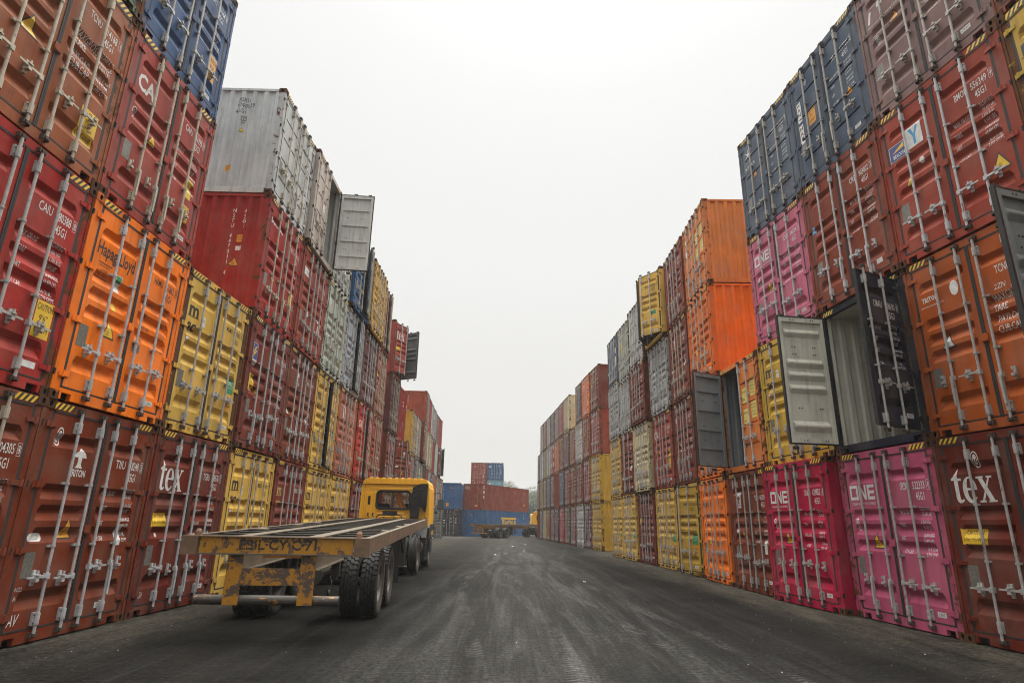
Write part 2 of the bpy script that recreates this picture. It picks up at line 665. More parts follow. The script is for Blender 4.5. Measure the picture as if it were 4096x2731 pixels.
def mk_door(H, style, side, hinges, both=False):    # origin on the hinge line
    s = -1 if side == 'L' else 1
    b = MB()
    surf, _, _ = door_surface(H, style)
    pr = groove_profile(H, style)
    xs = [DX0, XA, XB, XC, XD, DX1]
    hx = s * 1.075

    def sheet(off, m, rev):
        vs = []
        for z, _ in pr:
            for x in xs:
                vs.append((s * x - hx, surf(x, z) + off, z))
        nx = len(xs)
        fs = []
        for i in range(len(pr) - 1):
            for j in range(nx - 1):
                fs.append((i * nx + j, i * nx + j + 1, (i + 1) * nx + j + 1, (i + 1) * nx + j))
        b.add(vs, fs, m)
    sheet(0, 0, False)
    z0, z1 = pr[-1][0], pr[0][0]
    if not both:
        b.box(min(s * DX0, s * DX1) - hx, max(s * DX0, s * DX1) - hx, .062, .068, z0, z1, 0)
    for x0, x1 in ((DX0, DX0 + .004), (DX1 - .004, DX1)):
        b.box(min(s * x0, s * x1) - hx, max(s * x0, s * x1) - hx, .0125, .065, z0, z1, 0)
    b.box(min(s * DX0, s * DX1) - hx, max(s * DX0, s * DX1) - hx, .0125, .066, z1 - .0045, z1 - .0005, 0)
    b.box(min(s * DX0, s * DX1) - hx, max(s * DX0, s * DX1) - hx, .0125, .066, z0 + .0005, z0 + .0045, 0)
    if hinges:
        for f in (.06, .35, .65, .94):
            add_hinge(b, s, z0 + (z1 - z0) * f, hx)
    return b.mesh('door_' + style, [MAT['paint'], MAT['inner']])


def add_hinge(b, s, z, hx):
    def X(a):
        return s * a - hx
    b.hexa([(X(.955), .004, z - .028), (X(1.06), -.012, z - .030), (X(1.06), .010, z - .030), (X(.955), .0115, z - .028),
            (X(.955), .004, z + .022), (X(1.06), -.012, z + .034), (X(1.06), .010, z + .034), (X(.955), .0115, z + .022)], 0)
    b.cyl((X(1.075), -.006, z - .045), (X(1.075), -.006, z + .045), .017, 8, 0)
    b.hexa([(X(1.085), -.012, z - .030), (X(1.135), -.004, z - .040), (X(1.135), -.001, z - .040), (X(1.085), -.001, z - .030),
            (X(1.085), -.012, z + .030), (X(1.135), -.004, z + .045), (X(1.135), -.001, z + .045), (X(1.085), -.001, z + .030)], 0)


def mk_hinge():
    b = MB()
    add_hinge(b, 1, 0, 1.075)
    return b.mesh('hinge', [MAT['paint']])


def mk_gasket(H, side):
    s = -1 if side == 'L' else 1
    b = MB()
    z0, z1 = 0.165, H - 0.132
    hx = s * 1.075

    def bx(x0, x1, y0, y1, a, c):
        b.box(min(s * x0, s * x1) - hx, max(s * x0, s * x1) - hx, y0, y1, a, c)
    bx(1.018, 1.072, .014, .06, z0, z1)
    bx(.002, .028, .002, .06, z0, z1)
    bx(.028, 1.018, .006, .06, z0, z0 + .0195)
    bx(.028, 1.018, .006, .06, z1 - .0225, z1)
    return b.mesh('door_gasket', [MAT['rubber']])


def mk_bar(H, full=True):                   # vertical lock rod at x = 0
    b = MB()
    n = 8 if full else 6
    b.cyl((0, -.036, .10), (0, -.036, H - .085), .0185, n, 0)
    for z in (.205, H - .375):
        b.box(-.030, .046, -.022, .011, z, z + .15, 0)
        b.cyl((0, -.036, z + .01), (0, -.036, z + .14), .030, n, 0)
        if full:
            for q in (.03, .12):
                b.cyl((.036, -.03, z + q), (.036, -.02, z + q), .008, 6, 1)
    for f in (.36, .66):
        z = .185 + (H - .34) * f
        b.box(-.028, .056, -.020, .011, z, z + .030, 0)
        b.cyl((0, -.036, z), (0, -.036, z + .03), .027, n, 0)
    for z, d in ((.10, -1), (H - .085, 1)):
        b.box(-.030, .030, -.058, -.010, z - .018, z + .018, 1)
        b.box(-.052, -.034, -.045, .009, z - .03, z + .03, 1)
        b.box(.034, .052, -.045, .009, z - .03, z + .03, 1)
        b.cyl((0, -.036, z), (0, -.036, z + d * .035), .014, 6, 1)
    return b.mesh('lock_bar', [MAT['bar'], MAT['rustdark']])


def mk_handle(kind):                        # origin on the lock rod
    b = MB()
    b.box(-.030, .030, -.062, -.010, -.035, .035, 0)
    if kind == 'flat':
        b.hexa([(.02, -.066, -.016), (.33, -.058, -.012), (.33, -.048, -.012), (.02, -.048, -.016), (.02, -.066, .018), (.33, -.058, .010), (.33, -.048, .010), (.02, -.048, .018)], 0)
        b.box(.155, .205, -.072, .006, -.055, -.02, 0)
        b.box(.150, .210, -.075, .006, .018, .035, 0)
        b.cyl((.18, -.06, .03), (.18, -.06, .075), .014, 6, 0)
        b.box(.16, .20, -.02, .008, -.10, .08, 0)
    else:                                   # lever hanging down beside its rod
        b.hexa([(-.012, -.075, -.42), (.02, -.075, -.42), (.02, -.06, -.42), (-.012, -.06, -.42), (-.022, -.075, 0), (.022, -.075, 0), (.022, -.058, 0), (-.022, -.058, 0)], 0)
        b.box(.155, .205, -.062, .006, -.055, -.02, 0)
        b.box(.16, .20, -.02, .008, -.10, .08, 0)
        b.cyl((.18, -.05, .03), (.18, -.05, .075), .014, 6, 0)
    return b.mesh('door_handle', [MAT['bar']])


def mk_frame(H):
    b = MB()
    for s in (-1, 1):
        def bx(x0, x1, y0, y1, z0, z1, m=0):
            b.box(min(s * x0, s * x1), max(s * x0, s * x1), y0, y1, z0, z1, m)
        bx(1.155, 1.216, .003, .16, .118, H - .118, 1)          # front post
        bx(1.062, 1.155, .012, .075, .118, H - .118, 1)
        for f in (.06, .35, .65, .94):                      # black blocks painting the shade of hinge recesses, seen from the side
            z = .185 + (H - .34) * f
            bx(1.192, 1.2175, .001, .035, z - .04, z + .04, 2)
        bx(1.10, 1.213, LEN - .16, LEN - .002, .118, H - .118, 1)   # rear post
        bx(1.150, 1.212, .178, LEN - .178, H - .085, H - .022, 0)   # top rail
        bx(1.155, 1.212, .178, LEN - .178, .018, .160, 0)       # bottom rail
        bx(1.010, 1.060, .008, .10, .020, .160, 0)              # sill pieces beside the notch
    b.box(-.84, .84, .008, .10, .020, .160, 0)
    for s in (-1, 1):
        b.box(min(s * .84, s * 1.01), max(s * .84, s * 1.01), .0085, .10, .105, .160, 0)
        b.box(min(s * .84, s * 1.01), max(s * .84, s * 1.01), .07, .10, .022, .105, 2)  # notch backing coloured black for the shade inside it
    b.box(-1.058, 1.058, .006, .10, H - .128, H - .015, 0)      # header
    b.box(-1.06, 1.06, LEN - .08, LEN - .006, H - .10, H - .015, 0)
    b.box(-1.06, 1.06, LEN - .08, LEN - .006, .02, .15, 0)
    b.box(-1.15, 1.15, .10, LEN - .08, .115, .15, 2)            # floor
    return b.mesh('frame', [MAT['paint'], MAT['post'], MAT['hole']])


def mk_hazard(H, s):
    b = MB()
    w = .043
    for i in range(4):
        x = (.72 if s > 0 else -1.05) + i * 2 * w
        for k, m in ((0, 0), (1, 1)):
            a = x + k * w
            b.add([(a - .035, .0035, H - .112), (a - .035 + w, .0035, H - .112), (a + w + .03, .0035, H - .028), (a + .03, .0035, H - .028)], [(0, 1, 2, 3)], m)
    return b.mesh('hazard_stripe', [MAT['yellow'], MAT['black']])


def corr(b, u0, u1, pitch, dep, put_pt, z0, z1, m=0):
    n = max(2, int(round((u1 - u0) / pitch)))
    p = (u1 - u0) / n
    us = []
    for i in range(n):
        a = u0 + i * p
        us += [(a, 0), (a + p * .32, 0), (a + p * .45, dep), (a + p * .87, dep)]
    us.append((u1, 0))
    vs = []
    for u, d in us:
        vs += [put_pt(u, d, z0), put_pt(u, d, z1)]
    b.add(vs, [(2 * i, 2 * i + 2, 2 * i + 3, 2 * i + 1) for i in range(len(us) - 1)], m)
    return us


def mk_side(H, s, m='paint'):
    b = MB()
    corr(b, .16, LEN - .16, .278, .036, lambda u, d, z: (s * (1.203 - d), u, z), .155, H - .08)
    return b.mesh('side_wall', [MAT[m]])


def mk_end(H):
    b = MB()
    corr(b, -1.10, 1.10, .25, .045, lambda u, d, z: (u, LEN - .02 - d, z), .148, H - .09)
    return b.mesh('end_wall', [MAT['paint']])


def mk_roof(H):
    b = MB()
    vs, fs = [], []
    n = 58
    for i in range(n * 2):
        y = .10 + (LEN - .2) * i / (n * 2 - 1)
        z = H - .03 - (.018 if (i // 1) % 2 else 0)
        vs += [(-1.15, y, z), (1.15, y, z)]
    for i in range(n * 2 - 1):
        fs.append((2 * i, 2 * i + 1, 2 * i + 3, 2 * i + 2))
    b.add(vs, fs)
    return b.mesh('roof', [MAT['paint']])


def mk_liner(H):                            # what one sees through an open door
    b = MB()
    for s in (-1, 1):
        corr(b, .11, LEN - .2, .278, .036, lambda u, d, z: (s * (1.150 - (.036 - d)), u, z), .152, H - .10)
        b.box(min(s * 1.05, s * 1.12), max(s * 1.05, s * 1.12), .08, .14, .152, H - .1)
    corr(b, -1.10, 1.10, .25, .045, lambda u, d, z: (u, LEN - .12 - d, z), .152, H - .10)
    b.add([(-1.15, .10, H - .10), (1.15, .10, H - .10), (1.15, LEN - .2, H - .10), (-1.15, LEN - .2, H - .10)], [(0, 1, 2, 3)], 0)
    b.add([(-1.10, .10, .156), (1.10, .10, .156), (1.10, LEN - .2, .156), (-1.10, LEN - .2, .156)], [(0, 1, 2, 3)], 1)
    return b.mesh('interior', [MAT['inner'], MAT['under']])


def mk_casting(H, sx, front, top):          # corner casting with its two oval holes
    b = MB()
    x0, x1 = sorted((sx * 1.057, sx * 1.221))
    y0, y1 = (-.002, .176) if front else (LEN - .176, LEN + .002)
    z0, z1 = (H - .119, H) if top else (0, .119)

    def faced(c, u, v, nrm, hu, hv, ru, rv):
        n = 12
        out, inn, deep = [], [], []
        for i in range(n):
            w = 2 * PI * (i + .5) / n
            a, e = math.cos(w), math.sin(w)
            k = 1 / max(abs(a), abs(e))
            out.append(c + u * (a * k * hu) + v * (e * k * hv))
            inn.append(c + u * (a * ru) + v * (e * rv))
            deep.append(inn[-1] - nrm * .05)
        b.add(out + inn, [(i, (i + 1) % n, n + (i + 1) % n, n + i) for i in range(n)], 0)
        b.add(inn + deep, [(i, (i + 1) % n, n + (i + 1) % n, n + i) for i in range(n)], 1)
        b.add(deep, [tuple(range(n))], 1)
    ex, ey, ez = Vector((1, 0, 0)), Vector((0, 1, 0)), Vector((0, 0, 1))
    cx, cy, cz = (x0 + x1) / 2, (y0 + y1) / 2, (z0 + z1) / 2
    hx, hy, hz = (x1 - x0) / 2, (y1 - y0) / 2, (z1 - z0) / 2
    ys = -1 if front else 1
    faced(Vector((cx, y0 if front else y1, cz)), ex, ez, ey * ys, hx, hz, .026, .040)
    faced(Vector((x1 if sx > 0 else x0, cy, cz)), ey, ez, ex * sx, hy, hz, .040, .026)
    c = [(x0, y0, z0), (x1, y0, z0), (x1, y1, z0), (x0, y1, z0), (x0, y0, z1), (x1, y0, z1), (x1, y1, z1), (x0, y1, z1)]
    f = [(0, 3, 2, 1), (4, 5, 6, 7)]
    f.append((2, 3, 7, 6) if front else (0, 1, 5, 4))
    f.append((3, 0, 4, 7) if sx > 0 else (1, 2, 6, 5))
    b.add(c, f, 0)
    return b.mesh('corner_casting', [MAT['cast'], MAT['hole']], fix=False)


# ---- marks draped over a face
def build_marks(marks, face, H, style, name):
    """returns {material: mesh}; one mesh for all marks, several slots"""
    mats = []
    bm = bmesh.new()
    lay = bm.verts.layers.float.new('o')
    for mk in marks:
        lift = 0
        while mk[0] in ('o', 'o2'):
            lift = .0016 if mk[0] == 'o' else .0032
            mk = mk[1]
        if mk[0] == 't':
            _, s, x, d, h, sx, m, bold, slant, vert = mk
            if vert:
                geo = []
                for i, ch in enumerate(s):
                    if ch == ' ':
                        continue
                    vs, fs, w = text2d(ch, bold)
                    geo.append(([((p[0] - w / 2) * h * sx + x, H - d - i * h * 1.28 + p[1] * h) for p in vs], fs))
            else:
                vs, fs, w = text2d(s, bold, 2 if h > .08 else 1)
                geo = [([((p[0] + p[1] * slant) * h * sx + x, H - d + p[1] * h) for p in vs], fs)]
        elif mk[0] == 'p':
            _, poly, x, d, sx, sy, m = mk
            vs, fs, w = poly2d([poly])
            geo = [([(p[0] * sx + x, H - d + p[1] * sy) for p in vs], fs)]
        else:
            _, k, x, d, h, sx, m = mk
            vs, fs, w = logo(k)
            geo = [([(p[0] * h * sx + x, H - d + p[1] * h) for p in vs], fs)]
        if m not in mats:
            mats.append(m)
        mi = mats.index(m)
        for vs, fs in geo:
            bv = []
            for p in vs:
                q = bm.verts.new((p[0], 0, p[1]))
                q[lay] = lift
                bv.append(q)
            for f in fs:
                if len(set(f)) > 2:
                    try:
                        ff = bm.faces.new([bv[i] for i in f])
                        ff.material_index = mi
                    except ValueError:
                        pass
    if not bm.faces:
        bm.free()
        return None
    if face == 'D':
        surf, xb, zb = door_surface(H, style)
        for z in zb:
            bmesh.ops.bisect_plane(bm, geom=bm.verts[:] + bm.edges[:] + bm.faces[:], plane_co=(0, 0, z), plane_no=(0, 0, 1))
        for x in xb:
            bmesh.ops.bisect_plane(bm, geom=bm.verts[:] + bm.edges[:] + bm.faces[:], plane_co=(x, 0, 0), plane_no=(1, 0, 0))
        for v in bm.verts:
            v.co.y = surf(v.co.x, v.co.z) - .0022 - v[lay]
    else:
        side = face in ('SL', 'SR')
        u0, u1, pitch, dep = (.16, LEN - .16, .278, .036) if side else (-1.10, 1.10, .25, .045)
        n = int(round((u1 - u0) / pitch))
        p = (u1 - u0) / n

        def wave(u):
            f = ((u - u0) / p) % 1.0
            return 0 if f < .32 else dep * (f - .32) / .13 if f < .45 else dep if f < .87 else dep * (1 - f) / .13
        us = [v.co.x for v in bm.verts]
        lo, hi = min(us), max(us)
        for i in range(n):
            for q in (0, .32, .45, .87):
                # u along the wall; for SL / E faces reading direction runs against u
                u = u0 + (i + q) * p
                t = u if face == 'SR' else -u
                if lo < t < hi:
                    bmesh.ops.bisect_plane(bm, geom=bm.verts[:] + bm.edges[:] + bm.faces[:], plane_co=(t, 0, 0), plane_no=(1, 0, 0))
        for v in bm.verts:
            t, z, l = v.co.x, v.co.z, v[lay] + .003
            u = t if face == 'SR' else -t
            d = wave(u) - l
            if face == 'SR':
                v.co = (1.203 - d, u, z)
            elif face == 'SL':
                v.co = (-(1.203 - d), u, z)
            else:
                v.co = (u, LEN - .02 - d, z)
    me = bpy.data.meshes.new(name)
    bm.to_mesh(me)
    bm.free()
    for m in mats:
        me.materials.append(MAT[m])
    return me


def container(loc, rz, H=2.896, color=(.1, .04, .03), rust=.1, style='A', marks=(), wkey=None, near=True, bars=(.40, .39, .37),
              open_l=0, open_r=0, inner=(.30, .31, .31), end_front=False, side_marks=(), side='SR', end_marks=(), handles='flat',
              label='', group='', name='shipping_container', parent_lift=0, plate='plate', postrust=None, hz=True, tilt=0):
    c4 = (*color, rust)
    root = bpy.data.objects.new(name, None)
    col.objects.link(root)
    root.location = loc
    root.rotation_euler = (0, tilt, rz)
    root.empty_display_size = .3
    tag(root, label, 'container', group)
    off = Vector((0, 0, 0))
    rot = (0, 0, 0)
    if end_front:                           # blind end faces the lane
        off = Vector((0, LEN, 0))
        rot = (0, 0, PI)

    def P_(nm, me, color=c4, **kw):
        return put(nm, me, root, color, off, rot, **kw)
    pr_ = (*color, min(1, (postrust if postrust is not None else rust)))
    P_('frame', cached(('frame', H), lambda: mk_frame(H)), pr_)
    for s in (-1, 1):
        P_('side_wall', cached(('side', H, s), lambda: mk_side(H, s)))
    P_('end_wall', cached(('end', H), lambda: mk_end(H)))
    P_('roof', cached(('roof', H), lambda: mk_roof(H)))
    for sx in (-1, 1):
        for fr in ((True, False) if (near or end_front) else (True,)):
            for tp in (True, False):
                P_('corner_casting', cached(('cast', H, sx, fr, tp), lambda: mk_casting(H, sx, fr, tp)), (*color, min(1, rust + random.uniform(.1, .6))))
    if hz:
        for s in (-1, 1):
            P_('hazard_stripe', cached(('hz', H, s), lambda: mk_hazard(H, s)))
    if open_l or open_r:
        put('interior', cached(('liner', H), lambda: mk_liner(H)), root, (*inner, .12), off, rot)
    if not end_front:
        for sd, s, ang in (('L', -1, -open_l), ('R', 1, open_r)):
            isopen = abs(ang) > 0
            dm = cached(('door', H, style, sd, not near, isopen), lambda: mk_door(H, style, sd, not near, isopen))
            d = put('door', dm, root, c4, (s * 1.075, -.006 if isopen else 0, 0), (0, 0, R(ang)))
            if isopen:
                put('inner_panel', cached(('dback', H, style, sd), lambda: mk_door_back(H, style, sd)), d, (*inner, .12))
            put('door_gasket', cached(('gask', H, sd), lambda: mk_gasket(H, sd)), d)
            if near:
                z0, z1 = .185, H - .155
                for f in (.06, .35, .65, .94):
                    put('hinge', cached(('hinge',), mk_hinge), d, c4, (0, 0, z0 + (z1 - z0) * f), (0, 0, 0), (s, 1, 1))
            hz_ = .72 + random.uniform(-.05, .12)
            for k, bx_ in enumerate((.155, .60)):
                xx = s * bx_ - s * 1.075
                put('lock_bar', cached(('bar', H, near), lambda: mk_bar(H, near)), d, (*bars, 1), (xx, 0, 0), (0, 0, 0), (s, 1, 1))
                if near:
                    hk = 'hang' if (handles == 'mix' and random.random() < .5) else 'flat'
                    put('door_handle', cached(('hnd', hk), lambda: mk_handle(hk)), d, (*bars, 1), (xx, 0, hz_ + random.uniform(-.02, .02) + k * .01), (0, 0, 0), (s, 1, 1))
            mm = [m for m in marks if (_mx(m) < 0) == (s < 0)]
            if mm:
                txt, stk = split_marks(mm)
                if not near:
                    txt, stk = mm, []
                for g_, nm in [(txt, 'lettering')] + [(g2, 'sticker') for g2 in stk]:
                    me = build_marks(g_, 'D', H, style, nm) if g_ else None
                    if me:
                        put(nm, me, d, None, (-s * 1.075, 0, 0))
            if wkey and s > 0:
                me = cached(('w', wkey, H, style), lambda: build_marks(WK[wkey], 'D', H, style, 'weight_lettering'))
                put('weight_lettering', me, d, None, (-s * 1.075, 0, 0))
            if s < 0:
                me = cached(('pl', H, style, plate), lambda: build_marks([RC(-.97, 1.84, .17, .30, plate)], 'D', H, style, 'data_plate'))
                put('data_plate', me, d, None, (1.075, 0, 0))
        b_ = cached(('rack', H), lambda: _rack(H))
        if near and not (open_l or open_r):
            put('door_stop', b_, root, c4)
    if side_marks:
        me = build_marks(side_marks, side, H, style, 'side_lettering')
        put('side_lettering', me, root, None, off, rot)
    if end_marks:
        me = build_marks(end_marks, 'E', H, style, 'end_lettering')
        put('end_lettering', me, root, None, off, rot)
    return root


def split_marks(mm):                        # printed boards and stickers become parts of their own
    txt, stk, cur = [], [], None
    for m in mm:
        if m[0] in ('o', 'o2'):
            (cur if cur is not None else txt).append(m)
        elif (m[0] == 'p' and m[4] * m[5] > .008) or m[0] == 'l' and m[1] in ('disc', 'pill'):
            cur = [m]
            stk.append(cur)
        else:
            cur = None
            txt.append(m)
    return txt, stk


def _rack(H):
    b = MB()
    z = .185 + (H - .34) * .44
    b.box(-.055, .06, -.014, .001, z - .06, z + .06)
    b.box(-.045, .05, -.020, -.0141, z - .045, z - .02)
    return b.mesh('door_stop', [MAT['paint']])


def _mx(m):
    while m[0] in ('o', 'o2'):
        m = m[1]
    return m[2]



# ------------------------------------------------------------------ mark sets
WK = {
    'std': weights(), 'lb': weights(W_LB), 'pay': weights(W_PAY, 'black'), 'stdk': weights(W_STD, 'black'), 'payw': weights(W_PAY),
    'big': big_weights(), 'kg': weights(W_STD, 'black', d=1.05),
    'panels': [RC(.20, .80, .30, .42, 'paleyellow'), RC(.66, .66, .30, .42, 'paleyellow'), RC(.20, 1.35, .30, .42, 'paleyellow'), RC(.66, 1.22, .30, .42, 'paleyellow'),
               ('o', TW('MAX.GROSS', .21, .48, .92, .05, 'black')), ('o', TW('TARE', .22, .34, 1.12, .05, 'black')),
               ('o', TW('32 500 kg', .68, .92, .76, .05, 'black')), ('o', TW('71 650 lbs', .68, .93, .84, .05, 'black')), ('o', TW('3 900 kg', .70, .92, .94, .05, 'black')), ('o', TW('8 600 lbs', .70, .93, 1.02, .05, 'black')),
               ('o', TW('MAX.PAYLOAD', .21, .49, 1.47, .05, 'black')), ('o', TW('CUBE', .22, .35, 1.68, .05, 'black')),
               ('o', TW('28 600 kg', .68, .92, 1.32, .05, 'black')), ('o', TW('63 050 lbs', .68, .93, 1.40, .05, 'black')), ('o', TW('76.3 m3', .70, .90, 1.50, .05, 'black')), ('o', TW('2 694 cuft', .70, .93, 1.58, .05, 'black'))],
}


def maker(x=.72, d=2.62):
    return [RC(x, d - .06, .17, .075, 'white'), ('o', TW('CIMC', x + .015, x + .15, d, .045, 'black'))]


def twoletter(m='black', d=1.0, x=-.97):
    return [TW('m', x, x + .31, d - .17, .25, m, .03), P([(0, 0), (.6, .02), (1, .16), (1, .30), (.55, .16), (0, .14)], x - .02, d - .14, .37, .10, m), TW('sc', x + .01, x + .29, d + .10, .19, m, .03)]


def yellow_set(a, n, c):
    return twoletter() + ident(a, n, c, 'black', .095) + [RC(-.52, .74, .11, .19, 'white'), ('o', TW('RLR', -.51, -.42, .83, .04, 'black')),
            P([(0, 1), (1, 1), (.5, 0)], -.95, 1.42, .13, .20, 'red'), ('o', P([(.12, .93), (.88, .93), (.5, .14)], -.95, 1.42, .13, .20, 'white')),
            RC(.68, 1.62, .26, .30, 'green'), ('o', TW('Eco-Container', .69, .93, 1.70, .045, 'white')), ('o', TW('Bamboo Flooring', .70, .92, 1.76, .03, 'white')),
            ('o', TW('Waterborne Paint System', .70, .92, 1.81, .028, 'white')), RC(.68, 1.98, .26, .26, 'ochre'), ('o', TW('CAUTION', .70, .92, 2.09, .07, 'black')), ('o', TW('HIGH TRAILER', .69, .93, 2.19, .06, 'black'))] + maker()


def block_set(a, n, c):
    return [L('block', -.96, .86, .26, .86), TW('OCEAN NETWORK EXPRESS', -.96, -.29, .95, .045)] + ident(a, n, c) + [L('ring', -.93, 1.40, .22, .62)] + tri_sign(-.54, 1.42, .27) + maker()


def serif_set(a, n, c):
    return [L('serif', -.98, .98, .36, .74), L('ring', -.60, .50, .24, .62)] + caution(-.97, 1.34, .40, .22, ('CAUTION', '2,9m  9½ HIGH')) + ident(a, n, c) + maker()


def tee_set(a, n, c):
    return [L('tee', -.52, .80, .25, .95), TW('TRITON', -.55, -.25, .91, .09, 'white', .02), L('ring', -.93, .56, .24, .62), L('pill', -1.0, 1.72, .10, 1.3, 'white'),
            ('o', TW('CORTEN STEEL', -.97, -.77, 1.67, .022, 'black')), ('o', TW('CONTAINER', -.96, -.80, 1.70, .022, 'black'))] + tri_sign(-.50, 1.42, .28, 'ochre') + ident(a, n, c) + [RC(.66, 1.55, .13, .26, 'white')] + maker(.5, 2.62)


def ca_set(a, n, c):
    return [TW('CAI', -.98, -.50, .92, .26, 'white', .03)] + ident(a, n, c) + [L('ring', -.97, 1.42, .16, .9), RC(.66, 1.5, .2, .36, 'yellow')] + tri_sign(-.50, 1.38, .22) + maker()


def hl_set(a, n, c, m='black'):
    return [TW('Hapag-Lloyd', -.98, -.16, .80, .19, m, .02), RC(-.90, .90, .28, .012, m), RC(-.90, 1.10, .28, .012, m), TW('REPAIR WITH', -.88, -.66, .96, .03, m), TW("'CORTEN'", -.86, -.68, 1.02, .03, m), TW('STEEL ONLY', -.88, -.66, 1.08, .03, m),
            RC(-.50, .95, .13, .25, 'white'), ('o', RC(-.49, .96, .11, .10, 'green'))] + ident(a, n, c, m) + tri_sign(-.55, 1.62, .27) + [RC(.14, 1.78, .18, .13, 'plate'), ('o', TW('ACEP-D', .16, .30, 1.86, .04, 'black')), RC(-.45, 1.36, .09, .12, 'yellow')] + maker()


def plain_set(a, n, c, m='white', k=0):
    r = ident(a, n, c, m)
    if k % 3 == 0:
        r += tri_sign(-.50, 1.35, .22)
    if k % 3 == 1:
        r += [L('ring', -.9, .62, .22, .62), RC(.66, 1.6, .13, .26, 'white')]
    if k % 2 == 0:
        r += [RC(-.98, 1.05, .22, .28, 'yellow')]
    if k % 4 == 2:
        r += [L('disc', -.60, .70, .20, .62), RC(-.55, 1.5, .12, .28, 'white')]
    return r + maker()


# ------------------------------------------------------------------ colours (real paint, faded by age)
K = dict(
    brown=(114, 48, 24), dbrown=(102, 39, 27), wine=(114, 46, 33), red=(152, 40, 34), brick=(146, 60, 44), rose=(156, 62, 52), rustred=(128, 54, 33), orange=(232, 116, 16), dorange=(222, 108, 22),
    forange=(206, 120, 58), copper=(148, 82, 48), rusto=(160, 78, 30), yellow=(206, 168, 78), dyellow=(184, 150, 56), tyellow=(194, 156, 76), magenta=(170, 20, 62), pink=(166, 76, 104), fpink=(186, 100, 124),
    navy=(36, 39, 52), sblue=(58, 84, 122), blue=(48, 92, 138), dblue=(66, 82, 104), gblue=(86, 99, 117), white=(186, 190, 190), wgrey=(168, 172, 172), pinkw=(190, 180, 172), greenw=(168, 176, 166), bgrey=(150, 160, 172),
    cream=(202, 190, 152), mauve=(128, 100, 98), maroon=(88, 48, 50), faded=(160, 98, 80), green=(76, 104, 76), crimson=(168, 34, 30), olive=(146, 130, 62), dgrey=(70, 76, 76), cyan=(110, 160, 180), sea=(84, 106, 118))
for k in K:
    K[k] = lin(*K[k])

# boundaries between the stacks (metres, on the ground): each pair of neighbours bounds one stack
LB = [(-5.80, 4.95), (-5.78, 7.43), (-5.74, 9.79), (-5.62, 12.33), (-5.64, 14.76), (-5.69, 17.26), (-5.69, 19.69), (-5.68, 22.18), (-5.67, 24.63), (-5.74, 27.05)]
LM = [(-6.10, 29.72), (-6.08, 32.22), (-6.02, 34.72)]
LN = [(-6.50, 37.45), (-6.58, 39.96), (-6.62, 42.46), (-6.68, 44.98), (-6.76, 47.50), (-6.84, 50.0), (-6.95, 52.6), (-7.04, 55.1), (-7.10, 57.7), (-7.12, 60.3), (-7.08, 62.8), (-7.04, 65.3)]
RB = [(7.04, 4.62), (7.02, 7.10), (6.63, 9.43), (6.40, 11.90), (6.11, 14.35), (5.98, 16.98), (6.02, 19.60), (6.03, 22.26), (5.86, 24.91), (5.69, 27.54), (5.51, 30.19), (5.38, 32.72)]
RN = [(5.65, 37.87), (5.38, 40.36), (5.15, 42.85), (4.93, 45.33), (4.71, 47.82), (4.50, 50.31), (4.29, 52.8), (4.08, 55.28), (3.88, 57.77), (3.68, 60.26), (3.48, 62.75), (3.30, 65.24), (3.12, 67.73)]
ROW = ('bottom', 'second', 'third', 'top')
ORD = ('first', 'second', 'third', 'fourth', 'fifth', 'sixth', 'seventh', 'eighth', 'ninth', 'tenth', 'eleventh', 'twelfth', 'thirteenth', 'fourteenth', 'fifteenth', 'sixteenth', 'seventeenth', 'eighteenth', 'nineteenth', 'twentieth', 'twenty-first', 'twenty-second', 'twenty-third', 'twenty-fourth')
GREY_BAR, OLD_BAR, NEW_BAR = (.44, .435, .42), (.50, .45, .36), (.50, .51, .52)


def stack(side, near_b, far_b, idx, boxes, near=True):
    N, F = Vector(near_b), Vector(far_b)
    x = (N - F).normalized() if side == 'R' else (F - N).normalized()
    y = Vector((-x.y, x.x))
    rz = math.atan2(x.y, x.x)
    mid = (N + F) / 2
    z = 0
    for row, c in enumerate(boxes):
        c = dict(c or {})
        H = c.get('H', 2.896)
        if c.get('skip'):
            z += H
            continue
        rnd = random.Random(idx * 17 + row * 5 + (99 if side == 'R' else 0))
        out = c.pop('out', 0) + rnd.uniform(-.02, .03)
        al = c.pop('al', 0) + rnd.uniform(-.012, .012)
        p = mid - y * out + x * al
        yaw = c.pop('yaw', 0) + rnd.uniform(-.25, .25)
        desc = c.pop('desc')
        cname = c.pop('c')
        v = rnd.uniform(.92, 1.08)
        color = tuple(min(1, q * v) for q in K[cname])
        lab = c.pop('label', None) or '%s, %s row, %s stack, %s wall' % (desc, ROW[row], ORD[idx], 'left' if side == 'L' else 'right')
        if 'rust' not in c:
            c['rust'] = rnd.uniform(.08, .32)
        if 'postrust' not in c:
            c['postrust'] = min(1, c['rust'] + rnd.uniform(.02, .3))
        if 'bars' not in c:
            c['bars'] = rnd.choice((GREY_BAR, GREY_BAR, OLD_BAR, NEW_BAR))
        c.setdefault('handles', rnd.choice(('flat', 'mix')))
        c['H'] = H
        container((p.x, p.y, z), rz + R(yaw), color=color, near=near, label=lab,
                  group='shipping containers stacked along the %s wall' % ('left' if side == 'L' else 'right'), **c)
        z += H


def B(c, desc, marks=(), **kw):
    return dict(c=c, desc=desc, marks=tuple(marks), **kw)


